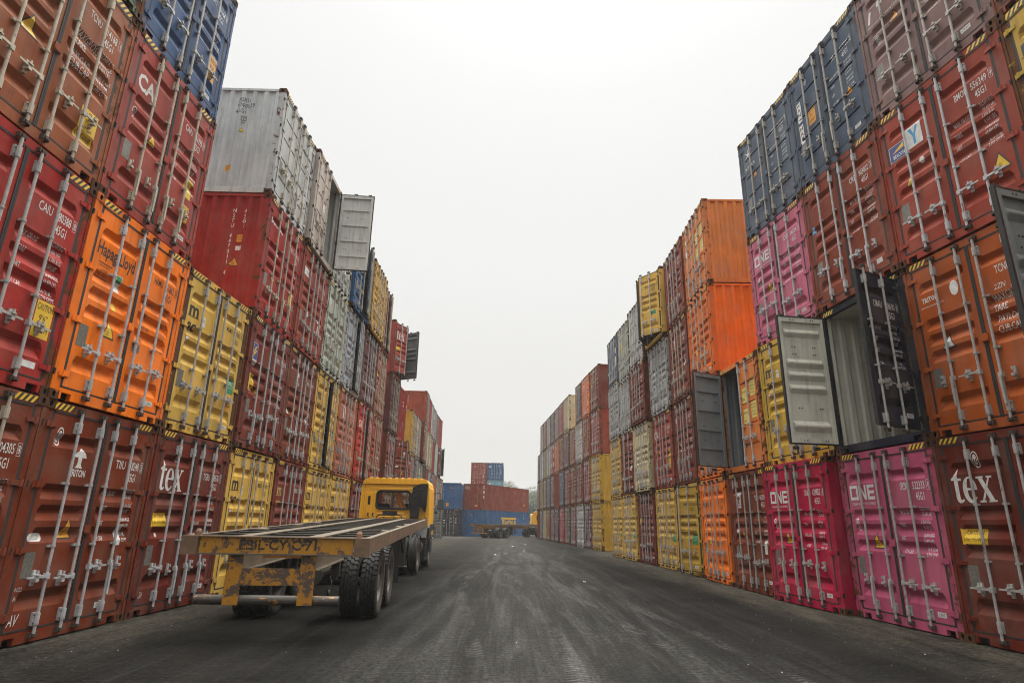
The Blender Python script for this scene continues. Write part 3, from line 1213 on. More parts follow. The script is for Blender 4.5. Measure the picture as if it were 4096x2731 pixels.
W8 = 2.591
side_id = [TW('MSKU', -1.13, -.85, .40, .12, 'black'), TW('9748529', -1.15, -.72, .56, .12, 'black'), TW('45G1', -1.17, -.92, .72, .12, 'black'),
           RC(-1.0, .80, .13, .14, 'plate'), ('o', TW('ic', -.98, -.89, .90, .08, 'white')), TW('70', -.99, -.89, 1.02, .06, 'black')] + tri_sign(-1.02, 1.12, .13) + \
          [RC(-1.18, 2.15, .14, .17, 'ochre'), ('o', TW('2,9m', -1.165, -1.055, 2.22, .05, 'black')), ('o', TW("9'6\"", -1.16, -1.06, 2.29, .05, 'black'))]
nst_side = [T('NSTU 447811 4', -.80, .50, .10, 1.0, 'white', .01, 0, True), T('45G1', -.55, .50, .10, 1.0, 'white', .01, 0, True)] + \
           [RC(-.66, 1.05, .14, .18, 'ochre'), ('o', TW('2,9m', -.645, -.535, 1.13, .055, 'black')), ('o', TW("9'6\"", -.64, -.54, 1.20, .055, 'black')), RC(-.66, 1.33, .14, .11, 'white')] + tri_sign(-.76, 1.58, .24, 'ochre')

STACKS_L = [
    (0, [B('brown', 'brown container with only its last digits in view', ident('TGHU', '904305', '8') + maker(), wkey='std'),
         B('red', 'dark red container with yellow height sticker low on door', ident('CAIU', '480388', '8') + [x for x in caution(.70, 1.78, .28, .46)] + [RC(.70, 2.54, .2, .08, 'white')], wkey='std', bars=GREY_BAR),
         B('copper', 'copper coloured container with large white capacity words', ident('TCNU', '614168', '1') + caution(.60, 1.95, .32, .48, ('CAUTION', "9'6\"", 'HIGH', 'CONTAINER')) + tri_sign(-.55, 1.45, .30), wkey='big', rust=.2),
         B('green', 'green container showing only its lower corner', (), rust=.35)]),
    (1, [B('brown', 'brown container with white mushroom shaped logo', tee_set('TIIU', '418248', '5') + [T('AV', -1.0, 2.66, .13, .6, 'white', 0, .3), T('01/22', -1.0, 2.28, .05, .7, 'white'), T('A11:', -.99, 2.38, .05, .7, 'white')], wkey='std', bars=NEW_BAR, rust=.05),
         B('orange', 'bright orange container with dark name on left door', hl_set('HAMU', '161862', '0'), wkey='pay', bars=NEW_BAR, rust=.03),
         B('rose', 'faded red container with three white initials', ca_set('CAIU', '731995', '9') + caution(.66, 2.0, .22, .30, ('CAUTION', 'HIGH', 'CONTAINER')), wkey='std', rust=.12),
         B('sblue', 'mid blue container with orange height sticker', ident('CAAU', '401164', '8') + caution(.66, 1.75, .26, .50, m='ochre') + tri_sign(-.75, 1.25, .25, 'ochre') + maker(), wkey='std', rust=.1)]),
    (2, [B('dbrown', 'dark brown container with white serif logo', serif_set('TGBU', '758576', '7') + [T('CH', -.99, 2.62, .09, .6, 'white', 0, .2), L('disc', -.80, 1.72, .07, .8), RC(.62, 1.98, .12, .16, 'black')], wkey='lb', bars=NEW_BAR, rust=.08),
         B('yellow', 'yellow container with rusty near post', yellow_set('MSMU', '627562', '0'), wkey='kg', bars=GREY_BAR, rust=.12, postrust=.75)]),
    (3, [B('yellow', 'yellow container with black two line logo', yellow_set('MSDU', '760430', '0'), wkey='kg', rust=.08),
         B('wine', 'wine red container with blue and yellow board', emblem_swoosh(-.98, .62, .22, .36) + ident('FFAU', '376351', '9') + caution(-1.0, 1.3, .26, .36) + tri_sign(-.60, 1.45, .22), wkey='std', rust=.1, bars=NEW_BAR),
         B('red', 'bright red container with red side wall in view', [TW('SINEPAL', -1.0, -.62, .60, .12, 'white', .03), TW('LINES', -.52, -.24, .60, .12, 'white', .03), RC(-.44, 1.05, .10, .17, 'white')] + ident('NSTU', '447811', '4') + tri_sign(-.62, 1.65, .24) + [RC(.62, 1.70, .22, .44, 'yellow')], wkey='std', side_marks=nst_side, side='SL', bars=OLD_BAR),
         B('white', 'grey white container with rust streaked side wall', ident('MSKU', '974852', '9', 'black'), style='B', wkey='stdk', rust=.22, postrust=.42, side_marks=side_id, side='SL', bars=(.5, .45, .36))]),
    (4, [B('wine', 'wine red container with sand coloured logo', twoletter('tan') + ident('MSNU', '314583', '0') + maker(), wkey='std'),
         B('brown', 'brown container with paper strip on its left door', tee_set('TRHU', '817499', '7') + [RC(-.12, 1.70, .06, .42, 'white')], wkey='std', bars=NEW_BAR),
         B('brick', 'brick red container with white oblong board', [RC(-1.0, .62, .36, .22, 'white'), ('o', TW('CUBE', -.84, -.66, .78, .08, 'sky'))] + ident('SKYU', '391023', '8') + tri_sign(-.52, 1.6, .28, 'white') + [RC(.60, 1.62, .22, .42, 'white')], wkey='std'),
         B('pinkw', 'pinkish white container with right door swung open', [RC(-.42, 1.30, .20, .22, 'white')], style='B', rust=.14, postrust=.3, open_r=95, out=.10, inner=(.56, .57, .54), bars=(.5, .45, .38), H=2.896)]),
    (5, [B('yellow', 'yellow container in the shade of the lorry cab', yellow_set('MSDU', '272019', '3'), wkey='kg'),
         B('yellow', 'yellow container with black gap between its doors', yellow_set('MSDU', '194520', '4'), wkey='kg', open_r=7, rust=.08),
         B('greenw', 'pale green container with white oval badge', [L('disc', -1.0, .80, .42, .60, 'white'), ('o', P([(.5, 0), (.62, .5), (.55, 1), (.4, .6)], -.97, .76, .20, .34, 'green'))] + ident('EGHU', '902711', '6', 'black'), style='A', wkey='stdk', rust=.22, bars=(.45, .45, .40)),
         B('greenw', 'pale green container under the open door', ident('EGSU', '304418', '2', 'black') + [RC(.4, 2.0, .3, .3, 'white')], style='A', rust=.22)]),
    (6, [B('yellow', 'yellow container partly behind the lorry', yellow_set('MSCU', '510274', '1'), wkey='kg'),
         B('faded', 'faded brown container with white upright board', [RC(-.60, .55, .28, .42, 'white'), ('o', L('tee', -.56, .74, .16, .9, 'brownm'))] + ident('TRIU', '610275', '4') + [RC(-.5, 2.0, .3, .14, 'white')], wkey='std'),
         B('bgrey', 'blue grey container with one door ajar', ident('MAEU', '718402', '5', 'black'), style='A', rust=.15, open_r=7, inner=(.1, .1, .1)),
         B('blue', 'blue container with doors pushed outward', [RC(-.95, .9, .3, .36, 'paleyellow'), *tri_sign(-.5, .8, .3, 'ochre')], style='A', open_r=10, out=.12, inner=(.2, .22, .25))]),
    (7, [B('wine', 'wine red container nearest the cab side', emblem_swoosh(-.98, .62, .22, .36) + ident('FSCU', '862210', '5'), wkey='std'),
         B('red', 'red container with white initials and black seam', ca_set('CAXU', '904417', '2'), wkey='std', open_r=6),
         B('maroon', 'dark maroon container with scratched doors', plain_set('TGHU', '701884', '3', k=1), wkey='std', rust=.3),
         B('tyellow', 'mustard container with brown ring logo', [L('ring', -.95, .9, .3, .8, 'tan')] + ident('GESU', '553901', '7', 'tan'), rust=.25, bars=OLD_BAR, out=.16)]),
    (8, [B('brown', 'brown container hidden low behind the cab', plain_set('TCLU', '403921', '0', k=0), wkey='std'),
         B('brick', 'brick red container above the cab roof', plain_set('CAIU', '882301', '6', k=1), wkey='std'),
         B('faded', 'faded salmon container with rust spots', plain_set('FCIU', '420817', '1', k=2), wkey='std', rust=.3, bars=OLD_BAR),
         B('rustred', 'rust red container with black strip and white patch', [RC(-.7, .7, .3, .5, 'white')] + ident('TRLU', '580216', '8'), wkey='std', open_r=6, rust=.2)]),
]
MAT['brownm'] = simple('brown_marking', K['brown'], 0.6, 0.2)
for i, bx in STACKS_L:
    stack('L', LB[i], LB[i + 1], i, bx)

STACKS_LM = [
    (9, [B('brown', 'brown container at the foot of the outer stack'),
         B('rustred', 'rust red container with red and white sticker', ident('TRIU', '220914', '3') + [RC(-.62, .62, .3, .42, 'red'), ('o', TW('CAI', -.6, -.36, .86, .1, 'white'))] + [RC(-1.0, 1.6, .1, .14, 'white')], rust=.2, postrust=.6),
         B('maroon', 'dark maroon container below the open grey door', plain_set('TGHU', '193305', '6', k=1), rust=.4, out=.05, postrust=.1),
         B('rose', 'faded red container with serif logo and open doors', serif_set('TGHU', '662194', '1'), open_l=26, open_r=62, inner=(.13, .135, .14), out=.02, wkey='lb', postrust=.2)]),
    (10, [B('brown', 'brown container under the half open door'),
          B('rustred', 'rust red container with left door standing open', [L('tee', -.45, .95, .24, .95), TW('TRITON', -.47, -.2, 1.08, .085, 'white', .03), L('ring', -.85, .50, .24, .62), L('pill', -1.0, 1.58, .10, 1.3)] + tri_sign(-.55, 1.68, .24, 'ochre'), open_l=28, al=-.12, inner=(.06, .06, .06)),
          B('red', 'red container with ribbed blind end facing the lane', end_front=True, out=-.05, end_marks=[L('serif', .2, .95, .28, .5), RC(.55, 1.85, .1, .12, 'white'), RC(.1, 2.15, .16, .3, 'paleyellow')], postrust=.5, hz=False)]),
]
for (i, bx), k in zip(STACKS_LM, range(2)):
    stack('L', LM[k], LM[k + 1], i, bx)

FARM = {}
for _m in ('white', 'black'):
    for _k in range(3):
        r_ = [TW('TGHU', .36, .57, .475, .10, _m), TW('604218', .64, .89, .475, .10, _m), TW('45G1', .69, .86, .645, .10, _m)]
        for _i in range(4):
            r_ += [RC(.72, .90 + _i * .22, .22, .035, _m), RC(.72, .97 + _i * .22, .22, .035, _m), RC(.24, .93 + _i * .22, .16, .04, _m)]
        r_ += [[RC(-.9, 1.0, .2, .26, 'yellow')], [L('disc', -.7, .7, .22, .6), RC(.66, 1.9, .14, .28, 'white')], [RC(-.95, .5, .3, .2, _m), RC(-.5, 1.6, .14, .2, 'ochre')]][_k]
        FARM[(_m, _k)] = tuple(r_)

far_l = [
    [('brown', 'brown'), ('rustred', 'rust red')],
    [('brown', 'brown'), ('brick', 'brick red'), ('dyellow', 'yellow with streaked post')],
    [('navy', 'navy'), ('dblue', 'dark blue'), ('pinkw', 'pale pinkish')],
    [('yellow', 'yellow'), ('cream', 'cream'), ('rustred', 'rust red standing proud')],
    [('brown', 'brown'), ('dgrey', 'grey blind ended'), ('wgrey', 'pale grey'), ('rustred', 'rust red with long side in view')],
    [('brown', 'brown'), ('brick', 'brick red blind ended'), ('cream', 'cream'), ('rose', 'rose red blind ended')],
    [('navy', 'navy'), ('bgrey', 'blue grey'), ('cream', 'pale cream'), ('white', 'white')],
    [('brown', 'brown'), ('dgrey', 'dark grey'), ('brick', 'red blind ended'), ('wgrey', 'pale grey')],
    [('wgrey', 'pale grey with open white lined door'), ('faded', 'faded red blind ended'), ('white', 'white with rusty end'), ('mauve', 'mauve blind ended')],
    [('wgrey', 'grey'), ('greenw', 'pale green'), ('brown', 'brown with open doors'), ('rose', 'rose with orange post, blind ended')],
    [('wgrey', 'pale grey'), ('faded', 'faded brown')],
]
for k, rows in enumerate(far_l):
    bx = []
    for r, (c, d) in enumerate(rows):
        kw = {}
        if 'blind' in d or 'rusty end' in d:
            kw['end_front'] = True
        if 'open doors' in d:
            kw['open_l'], kw['open_r'] = 8, 24
        if 'open white' in d:
            kw['open_l'] = 120
            kw['out'] = .12
            kw['inner'] = (.5, .52, .53)
        if 'proud' in d:
            kw['out'] = .22
        if 'long side' in d:
            kw['side_marks'] = [T('TRHU 480633 8', -2.55, .55, .13, .62, 'white', 0, 0, True), T('45G1', -1.5, .55, .13, .62, 'white', 0, 0, True), RC(-1.75, 1.25, .22, .22, 'ochre'), RC(-1.78, 1.55, .28, .28, 'white'), *tri_sign(-1.85, 1.90, .34), RC(-1.75, 2.4, .25, .3, 'ochre')]
            kw['side'] = 'SL'
        if c in ('white', 'wgrey', 'cream', 'greenw', 'pinkw', 'bgrey'):
            kw['rust'] = .2
            kw['style'] = 'B' if (k + r) % 2 else 'A'
        m = 'black' if c in ('white', 'wgrey', 'cream', 'greenw', 'pinkw', 'bgrey', 'yellow', 'dyellow') else 'white'
        mk = FARM[(m, (k + r) % 3)] if not kw.get('end_front') else ()
        bx.append(B(c, d + ' container', mk, **kw))
    stack('L', LN[k], LN[k + 1] if k + 1 < len(LN) else (LN[k][0] + .05, LN[k][1] + 2.5), 11 + k, bx, near=False)

# right wall
STACKS_R = [
    (0, [dict(c='brown', desc='brown container', skip=True),
         B('wine', 'wine red container with grey backed open door', (), open_l=75, inner=(.22, .23, .23), out=0),
         B('dyellow', 'yellow container at the right edge', twoletter(), wkey='kg', postrust=.7),
         B('brown', 'brown container in the top right corner', [RC(-.98, 2.42, .16, .09, 'white')])]),
    (1, [B('dbrown', 'dark brown container with large white serif logo', serif_set('TGBU', '523306', '2'), wkey='lb', bars=GREY_BAR, rust=.04),
         B('rusto', 'rusty orange container with white disc sticker', [TW('TRITON', -.93, -.62, .74, .08, 'white', .03), TW('www.tritoncontainer.com', -.97, -.54, .83, .035), L('disc', -.40, .80, .24, .62), T('2ZN', .28, .96, .08, .8, 'white', 0, .3)] + tri_sign(-.72, 1.34, .24, 'white') + ident('TCNU', '603517', '4'), wkey='big', rust=.12),
         B('brick', 'brick red container with white square letter sign', [RC(-.62, .55, .32, .40, 'white'), ('o', P([(0, 1), (.28, 1), (.52, .62), (.78, 1), (1, 1), (.64, .46), (.64, 0), (.40, 0), (.40, .46)], -.56, .91, .20, .32, 'sky')),
              RC(-1.0, .68, .34, .30, 'white'), ('o', RC(-.99, .69, .32, .28, 'blue')), ('o2', P([(0, .5), (1, 1), (1, .6)], -.94, .95, .26, .24, 'yellow')), ('o2', TW('BEACON', -.93, -.68, .94, .075, 'white', .02)), L('disc', -.45, 1.32, .12, .85, 'white')] + tri_sign(-.78, 1.38, .20) + ident('BMOU', '556349', '9') + tri_sign(.66, 1.92, .30), wkey='std', rust=.1),
         B('mauve', 'mauve container with three slanted white initials', [T('I', -.97, .86, .22, .9, 'white', .04, .3), T('E', -.72, .66, .22, .9, 'white', .04, .3), T('S', -.44, .5, .24, .9, 'white', .05, .2), TW('International', -.97, -.62, .97, .05), TW('Leasing Limited', -.58, -.22, .97, .05), L('ring', -.88, 1.42, .19, .62)] + tri_sign(-.52, 1.02, .24, 'ochre') + ident('IEAU', '457120', '5') + maker(.68, 2.6), wkey='std', rust=.06, bars=(.45, .43, .40))]),
    (2, [B('pink', 'pink container with block logo, wider seam', block_set('GCXU', '522333', '4') + [('o', T('Global', .36, .68, .07, .62, 'white'))], wkey='std', bars=GREY_BAR, rust=.06, postrust=.45),
         B('navy', 'navy container with both doors open, pale grey inside', ident('CMAU', '448690', '8') + maker(.74, 2.55), wkey='std', open_l=87, open_r=110, inner=(.55, .545, .475), bars=GREY_BAR, rust=.1),
         B('rustred', 'rust red container with light blue diamond mark', [RC(-1.0, 1.0, .10, .16, 'sky'), ('o', TW('GL', -.99, -.91, 1.12, .08, 'white'))] + ident('CRSU', '903002', '3') + [RC(.72, 2.5, .15, .09, 'white')], wkey='std', rust=.2),
         B('dblue', 'dark blue container with white upright name plates', [RC(-.97, .78, .15, .50, 'white'), RC(-.97, 1.36, .15, .50, 'white')] + [('o', TW(ch, -.95, -.84, .89 + i * .12, .085, 'brownm' if ch == 'A' else 'black', .03)) for i, ch in enumerate('WAN')] + [('o', TW(ch, -.95, -.84, 1.50 + i * .13, .09, 'brownm' if ch == 'A' else 'black', .03)) for i, ch in enumerate('HAI')]
              + [L('ring', -.62, .55, .16, .7)] + caution(-.60, 1.20, .24, .40, m='ochre') + ident('WHSU', '617781', '2') + tri_sign(.62, 1.60, .22, 'ochre') + maker(), style='B', wkey='std', rust=.06, bars=(.40, .39, .36))]),
    (3, [B('magenta', 'deep magenta container with white block logo', block_set('ONEU', '629852', '1'), wkey='payw', bars=GREY_BAR, rust=.02, postrust=.02, out=.17, al=-.04),
         B('dyellow', 'yellow container behind the swung grey door', yellow_set('MSDU', '801922', '5'), wkey='kg', rust=.12),
         B('fpink', 'faded pink container with white block logo', block_set('FDCU', '046764', '9'), wkey='std', rust=.1, postrust=.4),
         B('gblue', 'slate blue container with white star mark', [P([(.5, 1), (.56, .6), (1, .9), (.62, .5), (1, .3), (.56, .42), (.5, 0), (.46, .42), (0, .25), (.4, .5), (.05, .85), (.45, .6)], -.95, .75, .40, .36, 'white'), TW('XINES', -.97, -.48, .98, .09)] + ident('XINU', '818023', '4') + tri_sign(-.62, 1.15, .22, 'ochre'), style='B', wkey='std', rust=.18, bars=(.42, .40, .36))]),
    (4, [B('brown', 'brown container with white framed logo board', [RC(-.72, .50, .26, .40, 'white'), ('o', L('tee', -.68, .78, .18, 1.0, 'brownm')), ('o', TW('TRITON', -.70, -.49, .86, .05, 'brownm', .02)), L('ring', -.95, .40, .22, .5), L('pill', -.85, 1.52, .09, 1.0)] + ident('TLLU', '462509', '4') + tri_sign(-.55, 1.42, .24) + [RC(.66, 1.68, .14, .3, 'white')] + maker(), wkey='std', rust=.04),
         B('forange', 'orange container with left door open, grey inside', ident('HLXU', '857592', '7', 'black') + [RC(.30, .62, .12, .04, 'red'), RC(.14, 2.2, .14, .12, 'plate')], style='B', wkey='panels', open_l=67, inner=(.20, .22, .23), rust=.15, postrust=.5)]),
    (5, [B('orange', 'orange container beside the open yellow door', hl_set('HAMU', '217704', '2'), wkey='pay', rust=.03),
         B('orange', 'orange container hidden behind the open grey door', hl_set('HAMU', '102246', '1'), wkey='pay'),
         B('dorange', 'orange container with bright orange side wall', hl_set('FANU', '306151', '9'), wkey='pay', rust=.06, postrust=.2),
         B('forange', 'faded orange container with pale yellow panels', [RC(-.95, .50, .25, .14, 'paleyellow'), RC(-.40, .50, .2, .14, 'paleyellow'), L('disc', -.95, 1.15, .24, .6)] + tri_sign(-.52, 1.1, .28) + ident('HLXU', '611964', '0', 'black'), style='B', wkey='panels', rust=.1, postrust=.4)]),
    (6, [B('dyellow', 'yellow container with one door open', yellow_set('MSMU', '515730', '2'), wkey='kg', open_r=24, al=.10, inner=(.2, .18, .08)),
         B('wine', 'wine red container with white curved logo', [TW('C', -.95, -.7, .70, .28, 'white', .04)] + ident('CAAU', '602297', '9') + [RC(-.5, 1.5, .14, .26, 'paleyellow')], wkey='std'),
         B('wine', 'wine red container with white mushroom logo', tee_set('TTNU', '800618', '8'), wkey='std'),
         B('rustred', 'rust red container with white dot on left door', [L('disc', -.55, .95, .22, .5)] + ident('TCKU', '699483', '3') + tri_sign(-.4, 1.8, .24), wkey='std', rust=.1)]),
    (7, [B('yellow', 'yellow container with round white badge', yellow_set('MSKU', '803184', '4') + [L('ring', -.95, 1.2, .24, .62)], wkey='kg'),
         B('brick', 'red container with large white initials', ca_set('CAXU', '810057', '1') + caution(.62, 1.7, .26, .5), wkey='std'),
         B('wgrey', 'pale grey container with streaky rust', ident('MSKU', '204418', '8', 'black') + [RC(-.6, 1.1, .2, .3, 'white')], style='A', wkey='stdk', rust=.35),
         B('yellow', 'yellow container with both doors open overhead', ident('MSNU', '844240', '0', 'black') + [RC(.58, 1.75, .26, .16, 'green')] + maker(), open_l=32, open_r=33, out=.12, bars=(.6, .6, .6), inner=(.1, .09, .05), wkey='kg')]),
    (8, [B('wine', 'wine red container between two yellow ones', plain_set('UETU', '535520', '1', k=0), wkey='std'),
         B('cream', 'cream container with worn doors', ident('SEGU', '502791', '3', 'black') + [RC(-.95, .7, .16, .28, 'yellow')], style='A', wkey='stdk', rust=.22, out=.08, bars=NEW_BAR),
         B('wine', 'wine red container with green sticker', ident('BSIU', '938820', '7') + [L('disc', -.8, 1.0, .3, .6, 'green'), TW('DFIC', -.95, -.55, .98, .14)], wkey='std', H=W8, out=.20),
         B('white', 'rusty white container at the stack top', ident('MSKU', '117902', '2', 'black'), style='B', wkey='stdk', rust=.5, postrust=.8, out=.16)]),
    (9, [B('yellow', 'yellow container with green sticker low down', yellow_set('MSDU', '810061', '2'), wkey='kg'),
         B('wine', 'wine red container with dark gap between doors', plain_set('TCLU', '700845', '4', k=1), wkey='std', open_r=10),
         B('wgrey', 'grey panelled container', ident('MSKU', '883021', '6', 'black'), style='B', H=W8, rust=.2),
         B('greenw', 'pale greenish container with yellow sticker', ident('MRKU', '410263', '9', 'black') + [RC(-.6, .9, .2, .5, 'yellow')], style='B', rust=.25)]),
    (10, [B('yellow', 'yellow container at the gap in the wall', yellow_set('MSDU', '826604', '5'), wkey='kg'),
          B('yellow', 'lighter yellow container above the first at the gap', yellow_set('MEDU', '411907', '3'), wkey='kg', rust=.12),
          B('wgrey', 'pale grey container with open looking latches', ident('SUDU', '619220', '1', 'black'), style='A', rust=.2, wkey='stdk'),
          B('gblue', 'slate blue container beside a pale one', [RC(.62, .72, .2, .3, 'white'), RC(.62, 1.2, .25, .5, 'white')] + tri_sign(.62, 1.9, .24, 'white'), style='B', H=W8)]),
]
for i, bx in STACKS_R:
    for b in bx:
        if b.get('wkey') is None:
            b.pop('wkey', None)
    stack('R', RB[i], RB[i + 1], i, bx)

far_r = [
    [('dyellow', 'yellow with green sticker and side wall'), ('dyellow', 'yellow with side wall in view'), ('brick', 'red with brick red side wall'), ('wine', 'mauve brown with side wall in view')],
    [('maroon', 'maroon'), ('rustred', 'rust red'), ('rustred', 'brownish red'), ('orange', 'orange')],
    [('white', 'white'), ('wine', 'wine red'), ('white', 'white'), ('maroon', 'maroon')],
    [('brown', 'brown'), ('brown', 'brown'), ('rustred', 'rust red')],
    [('dgrey', 'dark grey'), ('rustred', 'rust red'), ('maroon', 'maroon'), ('cream', 'cream with rusty side wall')],
    [('magenta', 'crimson pink'), ('dblue', 'dark blue'), ('wine', 'wine red'), ('rose', 'rose pink')],
    [('navy', 'navy'), ('rustred', 'rust red blind ended'), ('forange', 'orange'), ('mauve', 'mauve')],
    [('wine', 'wine red'), ('brown', 'brown'), ('crimson', 'scarlet with white squares'), ('maroon', 'maroon')],
    [('brown', 'brown'), ('dblue', 'slate'), ('white', 'white'), ('wgrey', 'pale grey')],
    [('dyellow', 'yellow'), ('brown', 'brown'), ('olive', 'olive yellow'), ('rustred', 'rust red with side wall in view')],
    [('dblue', 'slate blue'), ('olive', 'olive'), ('white', 'white'), ('wgrey', 'grey')],
    [('brown', 'brown blind ended'), ('wine', 'wine red'), ('maroon', 'maroon')],
]
for k, rows in enumerate(far_r):
    bx = []
    for r, (c, d) in enumerate(rows):
        kw = {}
        if 'blind' in d:
            kw['end_front'] = True
        if c in ('white', 'wgrey', 'cream', 'greenw', 'olive'):
            kw['rust'] = .3
            kw['style'] = 'B' if (k + r) % 2 else 'A'
        m = 'black' if c in ('white', 'wgrey', 'cream', 'olive', 'dyellow') else 'white'
        mk = FARM[(m, (k + r) % 3)] if not kw.get('end_front') else ()
        if 'squares' in d:
            mk = tuple(RC(x, y, .34, .36, 'white') for x in (-.85, -.45, .15, .6) for y in (.25, .95, 1.75))
        bx.append(B(c, d + ' container', mk, **kw))
    stack('R', RN[k], RN[k + 1], 11 + k, bx, near=(k == 0))

#@@REST
# ------------------------------------------------------------------ ground
def ground_mat():
    t = NT('yard_ground')
    v = t.vec((1, 1, 1), False)
    sep = t.n.new('ShaderNodeSeparateXYZ')
    t.l.new(v, sep.inputs[0])
    wob = t.noise(t.vec((.5, .12, 1), False), 1.0, 4, .6)
    # distance from the middle of the lane; the lane narrows with y
    mid = t.math('SUBTRACT', t.math('ABSOLUTE', t.math('SUBTRACT', sep.outputs['X'], .15)), t.math('MULTIPLY', t.math('SUBTRACT', wob, .5), 2.6))
    lim = t.rng(sep.outputs['Y'], 0, 70, 4.75, 3.6)
    edge = t.rng(t.math('SUBTRACT', mid, lim), -.2, 1.7, 0, 1)
    edge = t.math('MULTIPLY', edge, t.rng(sep.outputs['Y'], 6, 16, .55, 1))
    patch = t.noise(v, .35, 6, .6)
    fine = t.noise(v, 9, 8, .7)
    grit = t.noise(v, 60, 4, .7)
    base = t.mix(t.rng(patch, .40, .60), (.0045, .0044, .0042), (.0115, .0111, .0105))
    base = t.mix(t.rng(fine, .35, .75, 0, .5), base, (.012, .0116, .011))
    dust = t.mix(t.rng(fine, .3, .7), (.040, .036, .029), (.105, .094, .074))
    dn = t.noise(t.vec((1.2, .35, 1), False), 2.2, 7, .7)
    em = t.math('MULTIPLY', edge, t.rng(dn, .34, .60, .15, 1))
    c = t.mix(em, base, dust)
    # curving tyre tracks and pale dragged dust
    wv = t.n.new('ShaderNodeTexNoise')
    wv.inputs['Scale'].default_value = 1.0
    wv.inputs['Detail'].default_value = 7
    wv.inputs['Roughness'].default_value = .62
    wv.inputs['Distortion'].default_value = 1.1
    t.l.new(t.vec((1.5, .10, 1), False), wv.inputs['Vector'])
    lane = t.rng(t.math('ABSOLUTE', t.math('SUBTRACT', sep.outputs['X'], .9)), .3, 3.2, 1, .1)
    lane2 = t.rng(t.math('ABSOLUTE', t.math('SUBTRACT', sep.outputs['X'], .5)), .2, 2.9, 1, 0)
    c = t.mix(t.math('MULTIPLY', lane2, t.rng(wv.outputs[0], .36, .66, .30, .72)), c, (.050, .050, .049))
    trk = t.math('MULTIPLY', t.rng(wv.outputs[0], .48, .70), lane)
    c = t.mix(t.math('MULTIPLY', t.math('MULTIPLY', trk, t.rng(fine, .38, .6, .15, 1)), .55), c, (.10, .10, .10))
    st = t.noise(t.vec((5.5, .25, 1), False), 1.4, 8, .7, .6)
    c = t.mix(t.math('MULTIPLY', t.math('MULTIPLY', t.rng(st, .52, .66, 0, .5), t.rng(grit, .4, .6)), lane), c, (.075, .0745, .074))
    dk = t.noise(t.vec((3.2, .07, 1), False, ), 1.1, 5, .6, .8)
    c = t.mix(t.rng(dk, .56, .68, 0, .55), c, (.022, .021, .021))
    sc = t.noise(t.vec((.55, 3.0, 1), False), 2.1, 9, .75)
    # printed tyre treads curving up the lane
    for (xa, amp, fr, ph, wd) in ((-.15, .9, .16, .4, .13), (.35, .9, .16, .4, .12), (1.9, 1.1, .11, 2.0, .13), (3.0, 1.0, .12, 2.2, .12), (-.6, .5, .21, 1.0, .12)):
        cx = t.math('ADD', t.math('MULTIPLY', t.math('SINE', t.math('ADD', t.math('MULTIPLY', sep.outputs['Y'], fr), ph)), amp), xa)
        dx = t.math('ABSOLUTE', t.math('SUBTRACT', sep.outputs['X'], cx))
        band = t.rng(dx, wd * .8, wd, 1, 0)
        lug = t.math('SINE', t.math('ADD', t.math('MULTIPLY', sep.outputs['Y'], 62.0), t.math('MULTIPLY', dx, 30.0)))
        pat = t.math('MULTIPLY', band, t.rng(lug, -.1, .4, 0, 1))
        pat = t.math('MULTIPLY', pat, t.rng(t.noise(t.vec((1, .25, 1), False), 1.9, 5, .7), .45, .62, 0, .42))
        c = t.mix(pat, c, (.11, .11, .11))
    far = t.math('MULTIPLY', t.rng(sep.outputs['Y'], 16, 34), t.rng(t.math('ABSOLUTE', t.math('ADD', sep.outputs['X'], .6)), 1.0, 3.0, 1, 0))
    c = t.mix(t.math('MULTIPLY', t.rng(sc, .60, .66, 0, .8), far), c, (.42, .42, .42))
    c = t.mix(t.rng(sep.outputs['Y'], 18, 70, 0, .6), c, (.055, .054, .050))  # ground colour lightened with distance, painting in haze and grazing light
    g2 = t.noise(v, 18, 10, .8)
    c = t.mix(1.0, c, t.mix(t.rng(g2, .36, .64), (.45, .45, .45), (1.5, 1.48, 1.44)), 'MULTIPLY')
    sp = t.noise(v, 26, 2, .5)
    c = t.mix(t.rng(sp, .79, .81, 0, .6), c, (.30, .29, .27))
    # interlocking pavers under the grime
    br = t.n.new('ShaderNodeTexBrick')
    br.inputs['Scale'].default_value = 1
    br.inputs['Brick Width'].default_value = .225
    br.inputs['Row Height'].default_value = .112
    br.inputs['Mortar Size'].default_value = .006
    br.inputs['Mortar Smooth'].default_value = .4
    br.inputs['Color1'].default_value = (1, 1, 1, 1)
    br.inputs['Color2'].default_value = (.80, .80, .80, 1)
    br.inputs['Mortar'].default_value = (.50, .49, .47, 1)
    dv = t.n.new('ShaderNodeVectorMath')
    dv.operation = 'ADD'
    nz = t.n.new('ShaderNodeTexNoise')
    nz.inputs['Scale'].default_value = 14
    t.l.new(v, nz.inputs['Vector'])
    sc2 = t.n.new('ShaderNodeVectorMath')
    sc2.operation = 'SCALE'
    sc2.inputs[3].default_value = .045
    t.l.new(nz.outputs[1], sc2.inputs[0])
    t.l.new(v, dv.inputs[0])
    t.l.new(sc2.outputs[0], dv.inputs[1])
    t.l.new(dv.outputs[0], br.inputs['Vector'])
    c = t.mix(.7, c, br.outputs[0], 'MULTIPLY')
    h = t.math('ADD', t.math('MULTIPLY', br.outputs[1], -.5), t.math('ADD', t.math('MULTIPLY', grit, .5), t.math('MULTIPLY', patch, 2.0)))
    t.bump(h, .6, .012)
    return t.out(c, t.rng(fine, .3, .7, .85, 1.0), spec=.03)


